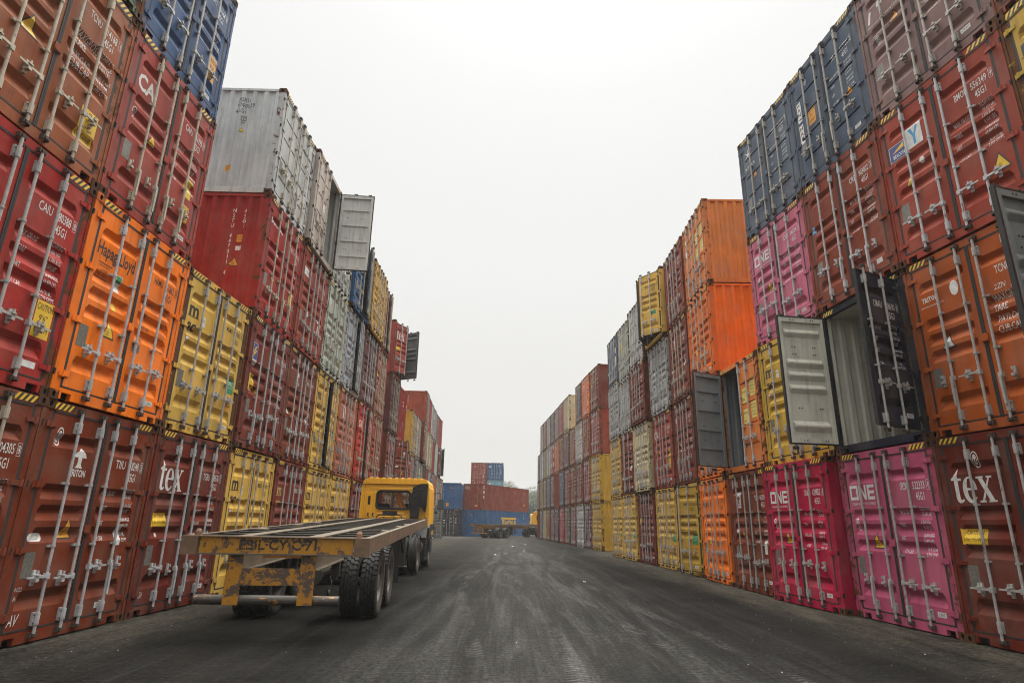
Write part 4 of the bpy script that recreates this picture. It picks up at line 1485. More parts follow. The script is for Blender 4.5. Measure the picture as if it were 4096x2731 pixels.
b = MB()
xs = [-500, -60, -20, -8, 0, 8, 20, 60, 500]
ys = [-80, -10, 0, 10, 20, 30, 45, 60, 80, 120, 250, 900]
b.add([(x, y, 0) for y in ys for x in xs], [(j * 9 + i, j * 9 + i + 1, (j + 1) * 9 + i + 1, (j + 1) * 9 + i) for j in range(len(ys) - 1) for i in range(8)])
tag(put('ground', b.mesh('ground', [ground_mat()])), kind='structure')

# grit and litter swept against the container feet
rnd = random.Random(4)
b = MB()
for k in range(950):
    y = rnd.uniform(2.5, 60) if k % 3 else rnd.uniform(2.5, 20)
    side_ = rnd.choice((-1, 1, 1, 0))
    x = rnd.gauss(0.3, 2.4) if side_ == 0 else (side_ * (5.35 - .02 * y) - side_ * abs(rnd.gauss(0, .7)) + (0 if side_ < 0 else .3))
    s = rnd.uniform(.003, .010) * (1.6 if rnd.random() < .1 else 1)
    a = rnd.uniform(0, PI)
    ca, sa = math.cos(a) * s, math.sin(a) * s * rnd.uniform(.4, 1)
    b.add([(x - ca, y - sa, .001), (x + sa, y - ca, .001), (x + ca, y + sa, .001), (x - sa, y + ca, .001), (x + ca * .1, y, s * .7)], [(0, 1, 4), (1, 2, 4), (2, 3, 4), (3, 0, 4)], 0 if rnd.random() < .55 else 1)
tag(put('grit', b.mesh('grit', [MAT['plate'], MAT['under']])), 'pale grit and crumbs scattered over the paving', 'litter', kind='stuff')
for (x, y, s, a) in ((.35, 43, .09, 0), (.9, 36, .06, 1), (1.3, 47, .06, 2), (-.6, 31, .06, .5), (2.1, 17.5, .04, 1.2)):
    b = MB()
    pts = [(math.cos(a + k * 1.05) * s * (1 + .3 * math.sin(k * 2.3)), math.sin(a + k * 1.05) * s * .7, .012 + .03 * (k % 2)) for k in range(6)]
    b.add([(0, 0, s * .35)] + pts, [(0, k + 1, (k + 1) % 6 + 1) for k in range(6)])
    o = put('paper_scrap', b.mesh('paper_scrap', [MAT['white']]), loc=(x, y, .002))
    tag(o, 'crumpled white scrap lying on the far paving, %s' % {.09: 'largest of them', .04: 'smallest and nearest'}.get(s, 'one of three middling ones'), 'litter', 'white scraps on the paving')

# ------------------------------------------------------------------ lorry materials
def rusty_yellow(name, c, gain, grime=.35):
    t = NT(name)
    v = t.vec()
    n = t.noise(v, 4.5, 13, .78, .3)
    n2 = t.noise(v, 9, 6, .7)
    n3 = t.noise(t.vec((1, 1, .3)), 5, 6, .7)
    cc = t.mix(t.rng(n2, .3, .7), tuple(q * .75 for q in c), c)
    cc = t.mix(t.rng(n3, .5, .75, 0, grime), cc, (.09, .06, .03))
    m = t.rng(n, .70 - gain * .28, .715 - gain * .28)
    cc = t.mix(m, cc, t.mix(n2, (.05, .035, .028), (.11, .075, .055)))
    t.bump(m, -.25, .004)
    return t.out(cc, t.rng(m, 0, 1, .5, .75), spec=.4)


YEL = lin(206, 136, 22)
MAT['chipped'] = rusty_yellow('chipped_yellow', lin(172, 118, 26), .74)
MAT['beamy'] = rusty_yellow('beam_yellow', lin(174, 122, 28), .60, .55)
MAT['dullyel'] = rusty_yellow('dull_yellow', lin(168, 120, 44), .45, .7)
MAT['tansteel'] = simple('dusty_web', (.20, .155, .10), .8, .35, scale=5, grime=.5)
MAT['rail'] = simple('worn_rail', (.165, .100, .056), .62, .45, scale=4, grime=.6, bump=.2)
MAT['flange'] = simple('worn_flange', (.19, .175, .15), .7, .2, scale=8, grime=.3)
MAT['dust_steel'] = simple('dusty_flange', (.095, .074, .050), .7, .2, scale=8, grime=.35)
MAT['gpipe'] = simple('grey_pipe', (.085, .08, .075), .5, .4, scale=4, grime=.6)
MAT['grime'] = simple('greasy_steel', (.035, .028, .023), .7, .5, scale=10)
MAT['tyre'] = simple('tyre_rubber', (.017, .0165, .016), .8, .3, scale=12, grime=.0, bump=.15)
MAT['tyred'] = simple('dusty_sidewall', (.050, .042, .033), .85, .3, scale=7, grime=.2)
MAT['rim'] = simple('rim_steel', (.13, .11, .09), .6, .35, scale=8, grime=.5)
MAT['cab'] = simple('cab_yellow', lin(242, 180, 40), .42, .08, scale=3, grime=.10)
MAT['palecab'] = simple('pale_cab_yellow', lin(214, 178, 96), .4, .08, scale=3, grime=.15)
MAT['plastic'] = simple('black_plastic', (.014, .014, .015), .7, .2, grime=.1)
MAT['seam'] = simple('seam', (.10, .055, .012), .8, .1, grime=0)
MAT['curtain'] = simple('orange_cloth', (.50, .17, .035), .9, .3, scale=9)
MAT['reflector'] = simple('reflective_yellow', (.75, .62, .02), .4, .1)
gm = bpy.data.materials.new('cab_glass')
gm.use_nodes = True
gb = gm.node_tree.nodes['Principled BSDF']
gb.inputs['Base Color'].default_value = (.90, .94, .92, 1)
gb.inputs['Roughness'].default_value = .03
gb.inputs['Transmission Weight'].default_value = 1
gb.inputs['IOR'].default_value = 1.03
MAT['glass'] = gm
MAT['mirror'] = simple('mirror_glass', (.08, .09, .09), .15, .1, .8)


def mk_tyre(r=.53, w=.27, lugs=True):
    b = MB()
    h = w / 2
    rr = r - .012
    prof = [(-h * .80, .30), (-h * .98, .36), (-h, .43), (-h * .93, rr - .03), (-h * .78, rr), (-.062, rr), (-.058, rr - .014), (-.044, rr - .014), (-.040, rr), (-.012, rr), (-.008, rr - .014), (.008, rr - .014), (.012, rr),
            (.040, rr), (.044, rr - .014), (.058, rr - .014), (.062, rr), (h * .78, rr), (h * .93, rr - .03), (h, .43), (h * .98, .36), (h * .80, .30), (0, .285)]
    n = 48
    b.lathe(prof, 0, 0, 0, n, 0)
    k = len(prof)
    for i, m_ in enumerate(b.m):
        j = i // n
        if j in (0, 1, 2, 18, 19, 20):
            b.m[i] = 1
    if lugs:
        N = 40
        for i in range(N):
            for s in (-1, 1):
                a = 2 * PI * (i + (.5 if s > 0 else 0)) / N
                da = 2 * PI / N * .27
                pts = []
                for rad, x0, x1 in ((rr - .05, h * .5, h * 1.02), (r, h * .46, h * .86)):
                    for aa, ww in ((a - da, x0), (a - da, x1), (a + da, x1), (a + da, x0)):
                        pts.append((s * ww, rad * math.cos(aa), rad * math.sin(aa)))
                b.hexa(pts, 0)
        N = 32
        for i in range(N):
            for x in (-.028, .028):
                a = 2 * PI * (i + (.5 if x > 0 else 0)) / N
                da = 2 * PI / N * .40
                pts = []
                for rad in (rr - .02, r):
                    for aa, ww in ((a - da, x - .026), (a - da * .4, x + .026), (a + da, x + .026), (a + da * .4, x - .026)):
                        pts.append((ww, rad * math.cos(aa), rad * math.sin(aa)))
                b.hexa(pts, 0)
    return b.mesh('tyre', [MAT['tyre'], MAT['tyred']])


def mk_rim(s, w=.27):                       # s = side the dish faces
    b = MB()
    h = w / 2
    prof = [(s * h * .82, .305), (s * h * .78, .285), (s * h * .2, .265), (-s * h * .2, .25), (-s * h * .35, .16), (-s * h * .30, .13), (s * h * .7, .12), (s * h * .75, .10), (s * h * .75, .001)]
    b.lathe(prof, 0, 0, 0, 32, 0, closed=False)
    b.lathe([(-s * h * .82, .305), (-s * h * .3, .27), (-s * h * .2, .25)], 0, 0, 0, 32, 0, closed=False)
    for i in range(8):
        a = 2 * PI * i / 8
        c = Vector((0, .19 * math.cos(a), .19 * math.sin(a)))
        b.cyl(c + Vector((-s * h * .34, 0, 0)), c + Vector((-s * h * .05, 0, 0)), .016, 6, 0)
    return b.mesh('rim', [MAT['rim']])


def wheel(root, x, y, s, r=.53, w=.27, key='lug'):
    h = bpy.data.objects.new('wheel', None)
    col.objects.link(h)
    h.parent = root
    h.location = (x, y, r - .004)
    h.rotation_euler = (random.uniform(0, 6), 0, 0)
    put('tyre', cached(('tyre', w, key), lambda: mk_tyre(r, w, key == 'lug')), h)
    put('rim', cached(('rim', s, w), lambda: mk_rim(s, w)), h)
    return h


def trailer(loc, heading, zr, zf, label, text, text_side=None, name='container_trailer', key='lug', length=12.15):
    root = bpy.data.objects.new(name, None)
    col.objects.link(root)
    root.location = loc
    root.rotation_euler = (0, 0, heading)
    tag(root, label, 'trailer', 'empty container trailers')
    zt = lambda y: zr + (zf - zr) * y / length

    def slab(b, x0, x1, y0, y1, t0, t1, m=0):       # box whose z follows the deck; t = depth below deck
        b.hexa([(x0, y0, zt(y0) - t1), (x1, y0, zt(y0) - t1), (x1, y1, zt(y1) - t1), (x0, y1, zt(y1) - t1),
                (x0, y0, zt(y0) - t0), (x1, y0, zt(y0) - t0), (x1, y1, zt(y1) - t0), (x0, y1, zt(y1) - t0)], m)
    # rear beam
    b = MB()
    b.box(-1.0, 1.0, .02, .032, zr - .215, zr - .012)
    b.box(-1.02, 1.02, -.012, .10, zr - .0115, zr, 1)
    b.box(-1.02, 1.02, -.020, .10, zr - .232, zr - .2155, 2)
    put('rear_beam', b.mesh('rear_beam', [MAT['beamy'], MAT['rail'], MAT['gpipe']]), root)
    vs, fs, w = text2d(text, .03)
    h = .125
    tw = 1.02
    me = MB()
    me.add([(-.50 + p[0] / w * tw, .0175, zr - .165 + p[1] * h) for p in vs], fs)
    put('painted_number', me.mesh('painted_number', [MAT['wornblack']]), root)
    for s in (-1, 1):
        b = MB()
        b.box(min(s * 1.0205, s * 1.225), max(s * 1.0205, s * 1.225), -.025, .16, zr - .236, zr + .002)
        put('corner_block', b.mesh('corner_block', [MAT['rail']]), root)
        b = MB()                            # channel along the side
        slab(b, min(s * 1.208, s * 1.222), max(s * 1.208, s * 1.222), .162, length, .012, .195)
        slab(b, min(s * 1.13, s * 1.222), max(s * 1.13, s * 1.222), .162, length, 0, .0115, 1)
        slab(b, min(s * 1.14, s * 1.222), max(s * 1.14, s * 1.222), .162, length, .1955, .207)
        put('side_rail', b.mesh('side_rail', [MAT['rail'], MAT['dust_steel']]), root)
        b = MB()                            # main beam, shallower at the nose
        dep = lambda y: .42 if y < 8.6 else .42 - (y - 8.6) / 1.2 * .2 if y < 9.8 else .22
        yy = [.101, 1.2, 8.6, 9.8, length - .05]
        for y0, y1 in zip(yy, yy[1:]):
            for xa, xb, ta, tb, m in ((.452, .468, None, None, 0), (.37, .55, 'b', None, 1)):
                d0, d1 = dep(y0), dep(y1)
                if m == 0:
                    b.hexa([(s * .452, y0, zt(y0) - d0), (s * .468, y0, zt(y0) - d0), (s * .468, y1, zt(y1) - d1), (s * .452, y1, zt(y1) - d1),
                            (s * .452, y0, zt(y0) - .012), (s * .468, y0, zt(y0) - .012), (s * .468, y1, zt(y1) - .012), (s * .452, y1, zt(y1) - .012)], 0)
                else:
                    b.hexa([(s * .37, y0, zt(y0) - d0 - .014), (s * .55, y0, zt(y0) - d0 - .014), (s * .55, y1, zt(y1) - d1 - .014), (s * .37, y1, zt(y1) - d1 - .014),
                            (s * .37, y0, zt(y0) - d0 - .0005), (s * .55, y0, zt(y0) - d0 - .0005), (s * .55, y1, zt(y1) - d1 - .0005), (s * .37, y1, zt(y1) - d1 - .0005)], 1)
        slab(b, min(s * .37, s * .56), max(s * .37, s * .56), .101, length - .05, -.004, .0105, 1)
        put('main_beam', b.mesh('main_beam', [MAT['tansteel'] if text_side is None else MAT['chassis'], MAT['dust_steel']]), root)
    n = 19
    cm = MB()
    cm.box(-1.128, 1.128, -.025, .025, -.0095, 0, 1)
    cm.box(-1.128, 1.128, .018, .0245, -.11, -.010, 0)
    cmesh = cm.mesh('cross_member', [MAT['grime'], MAT['flange']])
    for i in range(n):
        y = .52 + i * (length - .75) / (n - 1)
        put('cross_member', cmesh, root, loc=(0, y, zt(y) - .013))
    b = MB()
    slab(b, -1.13, 1.13, length - .06, length, 0, .2)
    put('front_beam', b.mesh('front_beam', [MAT['rail']]), root)
    for x, y in ((-1.06, .07), (1.06, .07), (-1.17, length - .10), (1.17, length - .10)):
        b = MB()
        b.cyl((0, 0, 0), (0, 0, .05), .040, 10)
        b.cyl((0, 0, .05), (0, 0, .085), .040, 10, 0, .022)
        put('twist_lock', b.mesh('twist_lock', [MAT['locks']]), root, loc=(x, y, zt(y) + .002))
    for y in (2.6, 4.9, 6.6):
        for s in (-1, 1):
            b = MB()
            slab(b, min(s * 1.0, s * 1.129), max(s * 1.0, s * 1.129), y, y + .28, .004, .13)
            put('lock_pocket', b.mesh('lock_pocket', [MAT['tansteel']]), root)
    # rear bumper frame
    for x in (-.53, .42):
        b = MB()
        b.box(x - .09, x + .105, .040, .065, .42, zr - .233)
        put('bumper_leg', b.mesh('bumper_leg', [MAT['chipped']]), root)
    b = MB()
    b.box(-.425, .33, .0405, .0645, .66, .87)
    put('bumper_plate', b.mesh('bumper_plate', [MAT['chipped']]), root)
    b = MB()
    b.cyl((-.99, .122, .475), (.86, .122, .470), .062, 20)
    b.cyl((.8605, .122, .470), (.862, .122, .470), .046, 20, 1)  # black disc stands in for the shaded inside of the tube
    put('bumper_tube', b.mesh('bumper_tube', [MAT['tube'] if text_side is None else MAT['chassis'], MAT['hole']], smooth=False), root)
    b = MB()
    b.box(-.35, .35, .60, .62, zr - .30, zr - .12)
    put('yellow_stay', b.mesh('yellow_stay', [MAT['chassis']]), root)
    # running gear
    for y in (2.24, 3.57):
        b = MB()
        b.cyl((-.95, y, .53), (.95, y, .53), .065, 12)
        b.box(-.62, -.50, y - .10, y + .10, .42, .70)
        b.box(.50, .62, y - .10, y + .10, .42, .70)
        put('axle', b.mesh('axle', [MAT['grime']]), root)
        for s in (-1, 1):
            for k in range(5):
                pass
            b = MB()
            for k in range(6):
                L_ = .62 - k * .08
                b.box(s * .50 - .035, s * .50 + .035, y - L_, y + L_, .66 - k * .016, .674 - k * .016)
            b.box(s * .50 - .05, s * .50 + .05, y - .05, y + .05, .50, .70)
            put('leaf_spring', b.mesh('leaf_spring', [MAT['grime']]), root)
            b = MB()
            b.cyl((s * .30, y - .24, .60), (s * .30, y - .08, .60), .095, 12)
            b.cyl((s * .30, y - .12, .60), (s * .38, y, .50), .014, 6)
            put('brake_chamber', b.mesh('brake_chamber', [MAT['grime']]), root)
            wheel(root, s * .985, y, s, key=key)
            wheel(root, s * .665, y, -s, key=key)
    b = MB()
    for s in (-1, 1):
        for y in (1.55, 2.9, 4.3):
            b.box(s * .50 - .06, s * .50 + .06, y - .06, y + .06, .66, zt(y) - .434)
    put('spring_hanger', b.mesh('spring_hanger', [MAT['grime']]), root)
    b = MB()
    b.cyl((.22, 1.35, .68), (.22, 1.95, .68), .13, 16)
    put('air_tank', b.mesh('air_tank', [MAT['gpipe']]), root)
    b = MB()
    b.tube([(.48, 1.2, .72), (.55, 1.1, .60), (.52, 1.05, .52)], .006)
    b.cyl((.51, 1.045, .46), (.53, 1.055, .46), .06, 14)
    put('warning_disc', b.mesh('warning_disc', [MAT['grime']]), root)
    for s in (-1, 1):
        b = MB()
        b.box(s * .86 - .06, s * .86 + .06, 8.2, 8.33, .38, zt(8.3) - .2)
        b.box(s * .86 - .12, s * .86 + .12, 8.1, 8.43, .36, .38)
        b.tube([(s * .86, 8.27, .7), (s * .86, 7.3, zt(7.3) - .22)], .03)
        put('landing_leg', b.mesh('landing_leg', [MAT['grime']]), root)
    b = MB()
    b.tube([(-.86, 8.27, .62), (.86, 8.27, .62)], .022)
    put('leg_shaft', b.mesh('leg_shaft', [MAT['grime']]), root)
    b = MB()
    b.box(.56, 1.16, 4.55, 4.56, .30, zt(4.5) - .21)
    b.box(-1.16, -.56, 4.55, 4.56, .30, zt(4.5) - .21)
    put('mud_flap', b.mesh('mud_flap', [MAT['tyre']]), root)
    if text_side:
        vs, fs, w = text2d(text_side, .02)
        me = MB()
        me.add([(.4695, 6.0 + p[0] / w * 1.6, zt(7) - .30 + p[1] * .17) for p in vs], fs)
        put('painted_name', me.mesh('painted_name', [MAT['wornblack']]), root)
    return root


MAT['chassis'] = rusty_yellow('chassis_yellow', lin(150, 96, 24), .5, .6)
MAT['locks'] = simple('rusty_lock', (.20, .11, .07), .8, .3)
t_ = NT('worn_black_paint')
n_ = t_.noise(t_.vec(), 13, 8, .75)
t_.l.new(t_.rng(n_, .40, .46, 0.0, 1), t_.b.inputs['Alpha'])
MAT['wornblack'] = t_.out((.03, .026, .02), .7)

t_ = NT('scraped_tube')
v_ = t_.vec((.5, 1.5, 1.5))
n_ = t_.noise(v_, 7, 12, .78)
n2_ = t_.noise(t_.vec(), 3, 6, .7)
c_ = t_.mix(n2_, (.025, .020, .016), (.062, .056, .048))
MAT['tube'] = t_.out(t_.mix(t_.rng(n_, .585, .60), c_, lin(176, 116, 24)), .55)

HD1 = math.asin(.0665)
trailer((-3.075, 8.45, 0), HD1, 1.27, 1.575, 'empty yellow container trailer with worn stencilled rear beam, nearest the camera', 'EBIL·CY·C·71')
FO, FH = Vector((-2.9, 63.0, 0)), -R(32)
trailer((FO.x, FO.y, 0), FH, 1.36, 1.42, 'empty yellow trailer standing across the far end of the lane', 'EBILL', 'EBILL CHITTAGONG', key='plain')


# ------------------------------------------------------------------ tractor lorries
def tractor(loc, heading, label, cabm='cab', name='tractor_lorry', detail=True):
    root = bpy.data.objects.new(name, None)
    col.objects.link(root)
    root.location = loc
    root.rotation_euler = (0, 0, heading)
    tag(root, label, 'lorry', 'lorries in the yard')
    y0, y1 = 2.05, 3.95
    zb, zt = 1.06, 2.90

    def hw(z):                              # half width of the cab at height z
        return 1.185 - .05 * max(0, (z - 1.3) / 1.5)
    sec = [(-hw(zb), zb), (-hw(1.6), 1.6), (-hw(2.60), 2.60), (-1.09, 2.76), (-1.02, 2.84), (-.93, 2.875), (.93, 2.875), (1.02, 2.84), (1.09, 2.76), (hw(2.60), 2.60), (hw(1.6), 1.6), (hw(zb), zb)]
    # shell: rear wall with a window opening, sides, roof, front with windscreen opening
    wx0, wx1, wz0, wz1 = -.60, .50, 1.90, 2.46
    b = MB()

    def wall(y, ya, ops, lim):
        x0, x1, z0, z1 = ops
        b.prism([(-hw(zb), zb), (hw(zb), zb), (hw(z0), z0), (-hw(z0), z0)], y, ya)
        b.prism([(-hw(z0), z0), (x0, z0), (x0, z1), (-hw(z1), z1)], y, ya)
        b.prism([(x1, z0), (hw(z0), z0), (hw(z1), z1), (x1, z1)], y, ya)
        b.prism([(-hw(z1), z1), (hw(z1), z1), (hw(2.6), 2.6), (1.09, 2.76), (1.02, 2.84), (.93, 2.872), (-.93, 2.872), (-1.02, 2.84), (-1.09, 2.76), (-hw(2.6), 2.6)], y, ya)
    wall(y0, y0 + .03, (wx0, wx1, wz0, wz1), 0)
    wall(y1, y1 + .03, (-1.02, 1.02, 1.75, 2.52), 0)
    for (xa, za), (xb, zb_) in zip(sec[:-1], sec[1:]):
        nx, nz = (zb_ - za), -(xb - xa)
        q = math.hypot(nx, nz)
        nx, nz = nx / q * .02, nz / q * .02
        b.hexa([(xa, y0 + .0301, za), (xb, y0 + .0301, zb_), (xb + nx, y0 + .0301, zb_ + nz), (xa + nx, y0 + .0301, za + nz),
                (xa, y1 - .0001, za), (xb, y1 - .0001, zb_), (xb + nx, y1 - .0001, zb_ + nz), (xa + nx, y1 - .0001, za + nz)])
    b.box(-1.12, 1.12, y0 + .031, y1 - .001, zb, zb + .03)
    put('cab_body', b.mesh('cab_body', [MAT[cabm]]), root)
    # roof cap with pressed ribs
    b = MB()
    cap = [(-1.115, 2.70), (-1.10, 2.78), (-1.03, 2.865), (-.93, 2.90), (.93, 2.90), (1.03, 2.865), (1.10, 2.78), (1.115, 2.70), (1.10, 2.70), (1.03, 2.84), (.92, 2.880), (-.92, 2.880), (-1.03, 2.84), (-1.10, 2.70)]
    b.prism(cap, y0 - .03, y1 + .02)
    b.prism([(-1.112, 2.70), (1.112, 2.70), (1.10, 2.78), (1.03, 2.865), (.93, 2.898), (-.93, 2.898), (-1.03, 2.865), (-1.10, 2.78)], y0 - .040, y0 - .0305)
    for i in range(9):
        x = -.86 + i * .215
        b.hexa([(x - .055, y0 - .060, 2.715), (x + .055, y0 - .060, 2.715), (x + .055, y0 - .0405, 2.715), (x - .055, y0 - .0405, 2.715),
                (x - .045, y0 - .050, 2.885), (x + .045, y0 - .050, 2.885), (x + .045, y0 - .0405, 2.89), (x - .045, y0 - .0405, 2.89)])
        b.hexa([(x - .05, y0 - .035, 2.9005), (x + .05, y0 - .035, 2.9005), (x + .05, y1 - .1, 2.9005), (x - .05, y1 - .1, 2.9005),
                (x - .035, y0 - .025, 2.918), (x + .035, y0 - .025, 2.918), (x + .035, y1 - .12, 2.918), (x - .035, y1 - .12, 2.918)])
    put('roof_cap', b.mesh('roof_cap', [MAT[cabm]]), root)
    if detail:
        b = MB()                            # pressed panels and seams of the rear wall

        def rib(x0, x1, z0, z1, d=.012):
            b.hexa([(x0, y0 - .0005, z0), (x1, y0 - .0005, z0), (x1, y0 - .0005, z1), (x0, y0 - .0005, z1),
                    (x0 + .018, y0 - d, z0 + .018), (x1 - .018, y0 - d, z0 + .018), (x1 - .018, y0 - d, z1 - .018), (x0 + .018, y0 - d, z1 - .018)])
        rib(-.86, .62, 2.50, 2.585)
        rib(-.92, .70, 2.635, 2.665, .008)
        rib(-.98, -.79, 1.35, 2.42)
        rib(-.73, -.64, 1.35, 2.42)
        rib(.56, .64, 1.35, 2.42)
        rib(-.58, .48, 1.80, 1.85)
        rib(-.56, .48, 1.71, 1.745)
        rib(-.50, -.10, 1.60, 1.66)
        rib(0.02, .40, 1.60, 1.66)
        rib(-.50, .46, 1.45, 1.52)
        rib(-.05, .46, 1.30, 1.36)
        put('pressed_rib', b.mesh('pressed_rib', [MAT[cabm]]), root)
        b = MB()
        for z0, z1 in ((1.2, 2.66),):
            b.box(-1.035, -1.029, y0 - .003, y0 - .0005, z0, z1)
            b.box(1.03, 1.036, y0 - .003, y0 - .0005, z0, z1)
        b.box(-1.10, 1.10, y0 - .043, y0 - .0305, 2.688, 2.699)
        for (x, z) in ((.60, 2.665), (-.62, 1.56), (.62, 1.56), (.38, 1.755), (.44, 1.755)):
            b.cyl((x, y0 - .014, z), (x, y0 - .0005, z), .013, 8)
        put('seam_line', b.mesh('seam_line', [MAT['seam']]), root)
        b = MB()
        b.box(-.90, -.82, y0 - .022, y0 - .0125, 2.02, 2.30)
        for i in range(6):
            b.box(-.893, -.827, y0 - .030, y0 - .0225, 2.035 + i * .043, 2.058 + i * .043)
        put('air_vent', b.mesh('air_vent', [MAT['plastic']]), root)
        b = MB()
        b.box(-1.175, -1.06, y0 - .006, y0 - .001, 1.44, 1.57)
        put('reflector', b.mesh('reflector', [MAT['reflector']]), root)
    # window
    b = MB()

    def rr(x0, x1, z0, z1, r, n=5):
        p = []
        for cx, cz, a in ((x1 - r, z0 + r, -90), (x1 - r, z1 - r, 0), (x0 + r, z1 - r, 90), (x0 + r, z0 + r, 180)):
            p += [(cx + r * math.cos(R(a + 90 * k / n)), cz + r * math.sin(R(a + 90 * k / n))) for k in range(n + 1)]
        return p
    rings = [(rr(wx0 - .045, wx1 + .045, wz0 - .045, wz1 + .045, .15), y0 - .002), (rr(wx0 - .035, wx1 + .035, wz0 - .035, wz1 + .035, .14), y0 - .035), (rr(wx0 + .02, wx1 - .02, wz0 + .02, wz1 - .02, .10), y0 - .03), (rr(wx0 + .035, wx1 - .035, wz0 + .035, wz1 - .035, .09), y0 + .01), (rr(wx0 + .035, wx1 - .035, wz0 + .035, wz1 - .035, .09), y0 + .04), (rr(wx0 - .045, wx1 + .045, wz0 - .045, wz1 + .045, .15), y0 + .045)]
    m = len(rings[0][0])
    vs = [(x, y, z) for ring, y in rings for x, z in ring]
    b.add(vs, [(a * m + i, a * m + (i + 1) % m, (a + 1) * m + (i + 1) % m, (a + 1) * m + i) for a in range(len(rings) - 1) for i in range(m)])
    b.box(-.075, -.055, y0 - .010, y0 + .02, wz0 + .03, wz1 - .03)
    win = put('rear_window', b.mesh('rear_window', [MAT['plastic']]), root)
    g = MB()
    g.box(wx0 + .03, wx1 - .03, y0 + .012, y0 + .017, wz0 + .03, wz1 - .03)
    put('pane', g.mesh('pane', [MAT['glass']]), win)
    g = MB()
    g.box(-1.01, 1.01, y1 + .01, y1 + .015, 1.76, 2.51)
    fwn = put('windscreen', g.mesh('windscreen', [MAT['glass']]), root)
    for s, x in ((-1, -.42), (1, .45)):
        b = MB()
        b.prism([(x - .22, zb + .4), (x + .22, zb + .4), (x + .22, 2.0), (x + .17, 2.08), (x - .17, 2.08), (x - .22, 2.0)], y0 + .35, y0 + .47)
        put('seat', b.mesh('seat', [MAT['plastic']]), root)
    b = MB()                                # gathered orange curtain behind the glass
    for i in range(5):
        xa = -.02 + i * .035
        top, bot = Vector((xa, y0 + .10 + .02 * (i % 2), 2.46)), Vector((xa + .14 + i * .018, y0 + .13 + .02 * (i % 2), 1.93))
        xb = xa + .035
        top2, bot2 = Vector((xb, y0 + .10 + .02 * ((i + 1) % 2), 2.46)), Vector((xb + .158 + i * .018, y0 + .13 + .02 * ((i + 1) % 2), 1.93))
        mid, mid2 = (top + bot) / 2 + Vector((-.03, 0, 0)), (top2 + bot2) / 2 + Vector((-.03, 0, 0))
        b.add([top, top2, mid2, mid, bot2, bot], [(0, 1, 2, 3), (3, 2, 4, 5)])
    put('curtain', b.mesh('curtain', [MAT['curtain']]), root)
    # air intake
    b = MB()
    b.prism([(.86, 2.72), (1.10, 2.73), (1.09, 2.0), (1.06, 1.80), (1.0, 1.84), (.92, 1.98), (.85, 1.97), (.84, 1.66), (.57, 1.66), (.54, 1.85), (.50, 1.96), (.50, 2.15), (.52, 2.32), (.60, 2.45), (.60, 2.58), (.66, 2.63), (.74, 2.66), (.80, 2.70)], y0 - .20, y0 - .03)
    b.prism([(.93, 2.71), (1.08, 2.71), (1.07, 2.02), (.93, 2.02)], y0 - .225, y0 - .2005)
    for k in range(4):
        r1 = .40 - k * .095
        pts = [(.93 - r1 * math.sin(R(a)), y0 - .20, 2.16 + r1 * math.cos(R(a)) * .95) for a in range(0, 95, 15)] + [(.93 - r1, y0 - .20, 2.02)]
        b.tube(pts, .020, 6)
    for q in ((1.04, 2.66), (1.03, 2.3), (1.02, 2.08), (.64, 2.60), (.62, 2.05), (.70, 2.0)):
        b.cyl((q[0], y0 - .235, q[1]), (q[0], y0 - .2005, q[1]), .014, 6, 0)
    put('air_intake', b.mesh('air_intake', [MAT['plastic']]), root)
    b = MB()
    for i in range(13):
        z = 1.64 - i * .032
        b.cyl((.70, y0 - .13, z), (.70, y0 - .13, z - .018), .150, 18)
        b.cyl((.70, y0 - .13, z - .018), (.70, y0 - .13, z - .032), .132, 18)
    put('intake_hose', b.mesh('intake_hose', [MAT['plastic']]), root)
    if detail:
        b = MB()
        b.tube([(-.54, y0 - .30, 1.28), (-.54, y0 - .30, 1.58), (-.50, y0 - .30, 1.66), (-.42, y0 - .30, 1.69), (.20, y0 - .30, 1.69), (.29, y0 - .30, 1.66), (.33, y0 - .30, 1.58), (.33, y0 - .30, 1.28)], .018, 8)
        b.box(-.34, .15, y0 - .285, y0 - .26, 1.70, 1.82)
        for x in (-.30, -.18, .0, .11):
            b.cyl((x, y0 - .33, 1.76), (x, y0 - .285, 1.76), .026, 8)
        put('hose_rack', b.mesh('hose_rack', [MAT['plastic']]), root)
        for x0, z0, x1, z1, sag in ((-.62, 1.50, .12, 1.62, .12), (-.30, 1.70, .05, 1.66, .30), (-.60, 1.44, .10, 1.52, .07)):
            b = MB()
            pts = []
            N = 150
            for i in range(N + 1):
                u = i / N
                cx, cz = x0 + (x1 - x0) * u, z0 + (z1 - z0) * u - sag * 4 * u * (1 - u)
                a = u * 2 * PI * 15
                pts.append((cx + .012 * math.sin(a), y0 - .34 + .04 * math.cos(a), cz + .04 * math.sin(a)))
            b.tube(pts, .006, 4)
            put('coiled_hose', b.mesh('coiled_hose', [MAT['plastic']]), root)
        for x in (-.86, -.70):
            b = MB()
            b.box(x - .02, x + .02, y0 - .05, y0 - .001, 1.66, 1.76)
            b.tube([(x, y0 - .04, 1.68), (x + .08, y0 - .10, 1.56), (x + .20, y0 - .25, 1.50)], .008, 5)
            put('air_line', b.mesh('air_line', [MAT['plastic']]), root)
    # chassis, fenders, side gear
    b = MB()
    for s in (-1, 1):
        b.box(s * .43 - .035, s * .43 + .035, -1.1, 3.9, .72, .98)
    b.box(-.40, .40, -1.1, -1.0, .72, .98)
    b.box(-.45, .45, .9, 1.6, .55, 1.0)
    put('chassis_frame', b.mesh('chassis_frame', [MAT['grime']]), root)
    b = MB()
    b.cyl((0, 0, 1.0), (0, 0, 1.10), .42, 24)
    b.box(-.45, .45, -.3, .3, .981, 1.0)
    put('coupling_plate', b.mesh('coupling_plate', [MAT['grime']]), root)
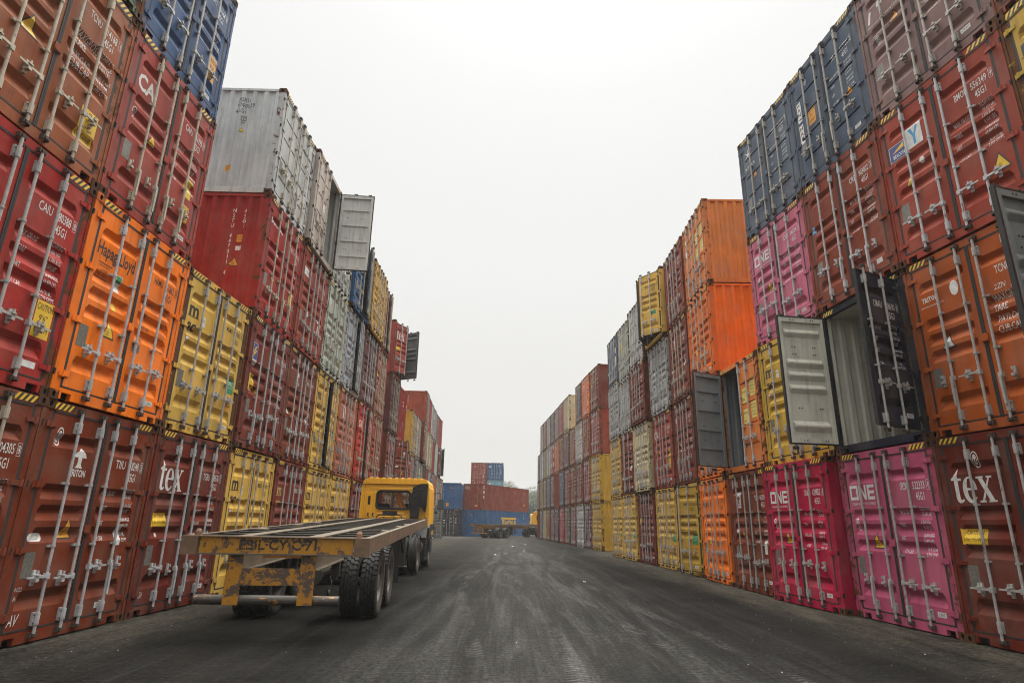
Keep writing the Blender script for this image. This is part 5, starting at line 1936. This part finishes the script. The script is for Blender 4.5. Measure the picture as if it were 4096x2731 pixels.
    for s in (-1, 1):
        b = MB()                            # arched rails over the dual tyres
        for x in (.60, .74, .88, 1.02, 1.12):
            b.tube([(s * x, math.cos(R(a)) * .60, .53 + math.sin(R(a)) * .60) for a in range(25, 160, 15)], .013, 6)
        b.box(min(s * .58, s * 1.14), max(s * .58, s * 1.14), -.02, .02, 1.12, 1.135)
        put('mudguard', b.mesh('mudguard', [MAT['plastic']]), root)
        wheel(root, s * .985, 0, s, key='plain')
        wheel(root, s * .665, 0, -s, key='plain')
        wheel(root, s * 1.0, 3.35, s, key='plain')
        b = MB()                            # black skirt and step behind the front wheel
        x0, x1 = sorted((s * .62, s * 1.16))
        b.prismx([(1.55, .30), (2.62, .30), (2.70, .55), (2.70, 1.34), (2.45, 1.36), (2.02, 1.36), (1.55, 1.0)], x0, x1)
        b.prismx([(2.05, 1.02), (2.05, 1.30), (2.3, 1.42), (3.9, 1.42), (3.9, 1.25), (2.75, 1.2), (2.72, 1.02)], min(s * 1.161, s * 1.22), max(s * 1.161, s * 1.22))
        for k in range(7):
            b.cyl((s * 1.165, 1.75 + .0 * k, .42 + k * .075), (s * 1.20, 1.75, .42 + k * .075), .025, 6)
        put('side_skirt', b.mesh('side_skirt', [MAT['plastic']]), root)
        b = MB()
        b.box(min(s * 1.17, s * 1.27), max(s * 1.17, s * 1.27), 2.0, 2.5, .55, .95)
        put('tool_box', b.mesh('tool_box', [MAT['plastic']]), root)
        b = MB()
        b.cyl((s * .9, .95, .72), (s * .9, 1.5, .72), .20, 16)
        put('air_reservoir', b.mesh('air_reservoir', [MAT['grime']]), root)
        b = MB()                            # mirror arm and head
        ym = 3.75
        b.tube([(s * 1.15, ym, 2.48), (s * 1.36, ym, 2.52), (s * 1.42, ym, 2.46), (s * 1.42, ym, 1.62), (s * 1.36, ym, 1.52), (s * 1.16, ym, 1.50)], .014, 6)
        mr = put('mirror_arm', b.mesh('mirror_arm', [MAT['plastic']]), root)
        b = MB()
        b.box(s * 1.42 - .10, s * 1.42 + .10, ym - .02, ym + .07, 1.93, 2.27)
        put('mirror_head', b.mesh('mirror_head', [MAT['plastic']]), mr)
        b = MB()
        b.box(s * 1.42 - .085, s * 1.42 + .085, ym - .024, ym - .0205, 1.95, 2.25)
        put('mirror_glass', b.mesh('mirror_glass', [MAT['mirror']]), mr)
    b = MB()
    b.cyl((-.95, 0, .53), (.95, 0, .53), .08, 12)
    b.cyl((-.15, 0, .53), (.15, 0, .53), .24, 16)
    b.cyl((-.95, 3.35, .50), (.95, 3.35, .50), .06, 12)
    put('axle', b.mesh('axle', [MAT['grime']]), root)
    b = MB()
    b.box(-1.12, 1.12, y1 + .031, y1 + .10, .95, 1.55)
    b.box(-1.15, 1.15, y1 + .02, y1 + .18, .45, .80)
    put('front_grille', b.mesh('front_grille', [MAT['plastic']]), root)
    return root


HD2 = math.asin(.035)
tractor((-3.79, 19.02, 0), HD2, 'bright yellow tractor lorry seen from behind, pulling the nearest empty trailer')
fd = Vector((-math.sin(FH), math.cos(FH), 0))
tp = FO + fd * 10.75
tractor((tp.x, tp.y, 0), FH, 'orange yellow lorry half hidden by the right wall, pulling the far trailer', detail=False)
tractor((3.15 * 1.30, 95, 0), R(186), 'pale yellow lorry facing the camera, far beyond the lane end', cabm='palecab', detail=False)

# ------------------------------------------------------------------ far yard
GRP = 'containers stacked beyond the lane end'


def farbox(px, py, z, rz, c, label, **kw):
    kw.setdefault('rust', .06)
    return container((px, py, z), rz, color=K[c], label=label, group=GRP, near=False, **kw)


# pair on the left of the far cross lane
farbox(-6.74, 70.3, 0, 0, 'navy', 'navy container with doors facing the camera, ground level beyond the lane', marks=tuple([TW('ECMU', .36, .57, .475, .10), TW('739391', .64, .89, .475, .10), TW('45G1', .69, .86, .645, .10), L('pill', -.60, 1.28, .10, 1.2), L('ring', -.55, 1.6, .22, .7), RC(-.68, 1.75, .3, .14, 'green')] + [RC(.72, .95 + i * .09, .2, .03, 'white') for i in range(7)] + [RC(.2, .95 + i * .16, .2, .04, 'white') for i in range(4)]))
for zz, cc, lab, em in ((2.896, 'blue', 'plain blue container end, upper box left of the long brown one', [T('TRHU 426186 8', -.75, .45, .12, .6, 'white', 0, 0, True)] + tri_sign(.05, .42, .24, 'ochre') + [RC(-.4, 2.2, .3, .42, 'ochre')]),):
    farbox(-6.70, 70.3, zz, 0, cc, lab, end_front=True, end_marks=[m if m[0] in ('o', 'o2') else m for m in em])
# long pair seen from the corner
A2 = -R(28)
ex, ey = Vector((math.cos(A2), math.sin(A2), 0)), Vector((-math.sin(A2), math.cos(A2), 0))
c0 = Vector((-3.12, 70.34, 0)) - ex * 1.22
farbox(c0.x, c0.y, 0, A2, 'blue', 'long blue container with yellow lettering on its side, behind the far trailer', end_front=True,
       end_marks=[T('TRHU 418062 5', -1.0, .45, .11, .6, 'white', 0, 0, True)] + tri_sign(-.1, .40, .22, 'ochre'), side='SL',
       side_marks=[])
farbox(c0.x, c0.y, 2.896, A2, 'rustred', 'long brown container lying on the long blue one', end_front=True,
       end_marks=[L('serif', -1.0 + .0, .62, .30, .85), T('TGHU 933601 6', .70, .3, .11, .6, 'white', 0, 0, True), RC(.35, 2.35, .36, .2, 'ochre')], side='SL',
       side_marks=[])
# side marks of the turned pair are added as their own small meshes (read from the right-hand side of the turned box)
def side_decal(parent_loc, z, marks, name, root):
    me = build_marks(marks, 'SL', 2.896, 'A', name)
    put(name, me, root, None, Vector((0, LEN, 0)), (0, 0, PI))


roots = [o for o in col.objects if o.get('group') == GRP]
side_decal(None, 0, [RC(-7.3, .74, 3.9, .22, 'yellow')] + [TW('TRANSWIND', -7.1, -3.5, 1.80, .76, 'yellow', .03)] + [T('TRHU 418062', -1.35, .45, .13, .6, 'white', 0, 0, True), T('45G1', -1.0, .45, .13, .6, 'white', 0, 0, True)], 'side_lettering', roots[-2])
side_decal(None, 0, [T('tex', -11.6, .55, .42, .9, 'white', .03, 0, True), T('TGHU 933601', -1.6, .45, .13, .6, 'white', 0, 0, True), T('45G1', -1.25, .45, .13, .6, 'white', 0, 0, True), RC(-1.4, 1.95, .3, .22, 'ochre')], 'side_lettering', roots[-1])
# towers further back
for k, (xx, cols) in enumerate(((-4.66, ('brown', 'brown', 'brick', 'brick')), (-2.16, ('dblue', 'brown', 'cyan', 'blue')))):
    for r_, cc in enumerate(cols):
        farbox(xx, 94, r_ * 2.591, 0, cc, '%s box, %s of the %s far tower' % ({'brown': 'brown', 'brick': 'brick red', 'dblue': 'slate blue', 'cyan': 'light cyan', 'blue': 'bright blue'}[cc], ('lowest', 'second', 'third', 'topmost')[r_], ('left', 'right')[k]), H=2.591, marks=FARM[('white', k + 1)])
farbox(3.15, 98, 1.1, -R(35), 'sea', 'faded sea blue container end at the far right of the lane', end_front=True, H=2.591)

# ------------------------------------------------------------------ trees and wires
leaf_m = simple('leaves', (.055, .075, .035), .7, .45, scale=.35, grime=0)
leaf_m2 = simple('leaves_pale', (.085, .10, .05), .7, .45, scale=.35, grime=0)
bark_m = simple('bark', (.07, .055, .04), .9, .3)


def tree(x, y, h, r, seed, label, lm):
    rd = random.Random(seed)
    root = bpy.data.objects.new('tree', None)
    col.objects.link(root)
    root.location = (x, y, 0)
    tag(root, label, 'tree', 'trees beyond the yard')
    b = MB()
    b.cyl((0, 0, 0), (.1, 0, h * .45), .28, 8, 0, .18)
    lobes = []
    for i in range(16):
        a = rd.uniform(0, 2 * PI)
        rr_ = r * math.sqrt(rd.random()) * .8
        z = h * rd.uniform(.38, .86)
        c = Vector((rr_ * math.cos(a), rr_ * math.sin(a), z - (rr_ / r) ** 2 * h * .12))
        lobes.append((c, r * rd.uniform(.28, .48)))
        b.cyl((.1, 0, h * .35), c, .10, 5, 0, .02)
    put('trunk', b.mesh('trunk', [bark_m]), root)
    b = MB()
    for c, s in lobes:
        for k in range(260):
            d = Vector((rd.gauss(0, 1), rd.gauss(0, 1), rd.gauss(0, 1))).normalized() * s * rd.uniform(.55, 1.08)
            d.z *= .8
            p = c + d
            u = Vector((rd.gauss(0, 1), rd.gauss(0, 1), rd.gauss(0, 1))).normalized()
            w = u.orthogonal().normalized()
            q = rd.uniform(.10, .24)
            b.add([p - u * q, p + w * q * .6, p + u * q, p - w * q * .6], [(0, 1, 2, 3)])
    put('crown', b.mesh('crown', [lm], fix=False), root)
    return root


TR = [(9.0, 168, 13.2, 5.0, 'tall rounded tree at the right end of the far tree line', 0), (3.2, 172, 12.2, 4.6, 'mid height tree above the end of the long brown container', 1), (-2.5, 190, 15.8, 5.5, 'tree peeping over the long brown container', 0),
      (-8.5, 186, 13.0, 5.0, 'tree behind the far towers', 1), (-15.5, 178, 12.0, 5.0, 'tree between the blue and brown boxes', 0), (6.2, 164, 10.4, 4.4, 'lower full tree filling the gap beside the right wall', 0), (15.0, 180, 13.0, 5.5, 'tree behind the end of the right wall', 1)]
for i, (x, y, h, r, lab, k) in enumerate(TR):
    tree(x, y, h, r, 50 + i, lab, (leaf_m, leaf_m2)[k])
for i, (za, zb2, lab) in enumerate(((9.9, 10.3, 'upper thin overhead wire crossing above the far trees'), (9.3, 9.5, 'lower thin overhead wire crossing above the far trees'))):
    b = MB()
    pts = [(1 + k * 5, 150, za + (zb2 - za) * k / 14 - .9 * 4 * (k / 14) * (1 - k / 14)) for k in range(15)]
    b.tube(pts, .022, 5)
    tag(put('overhead_wire', b.mesh('overhead_wire', [MAT['black']])), lab, 'wire', 'overhead wires')

# ------------------------------------------------------------------ air
hz_ = bpy.data.materials.new('haze')
hz_.use_nodes = True
hn = hz_.node_tree.nodes
hn.clear()
ho = hn.new('ShaderNodeOutputMaterial')
hv = hn.new('ShaderNodeVolumePrincipled')
hv.inputs['Color'].default_value = (.93, .93, .92, 1)
hv.inputs['Density'].default_value = .0006
hv.inputs['Anisotropy'].default_value = .2
hz_.node_tree.links.new(hv.outputs[0], ho.inputs['Volume'])
b = MB()
b.box(-480, 480, -70, 890, -1.0, 22)
HAZE = put('haze', b.mesh('haze', [hz_]))
tag(HAZE, kind='stuff')
HAZE['label'] = 'pale grey haze that fills the whole yard'
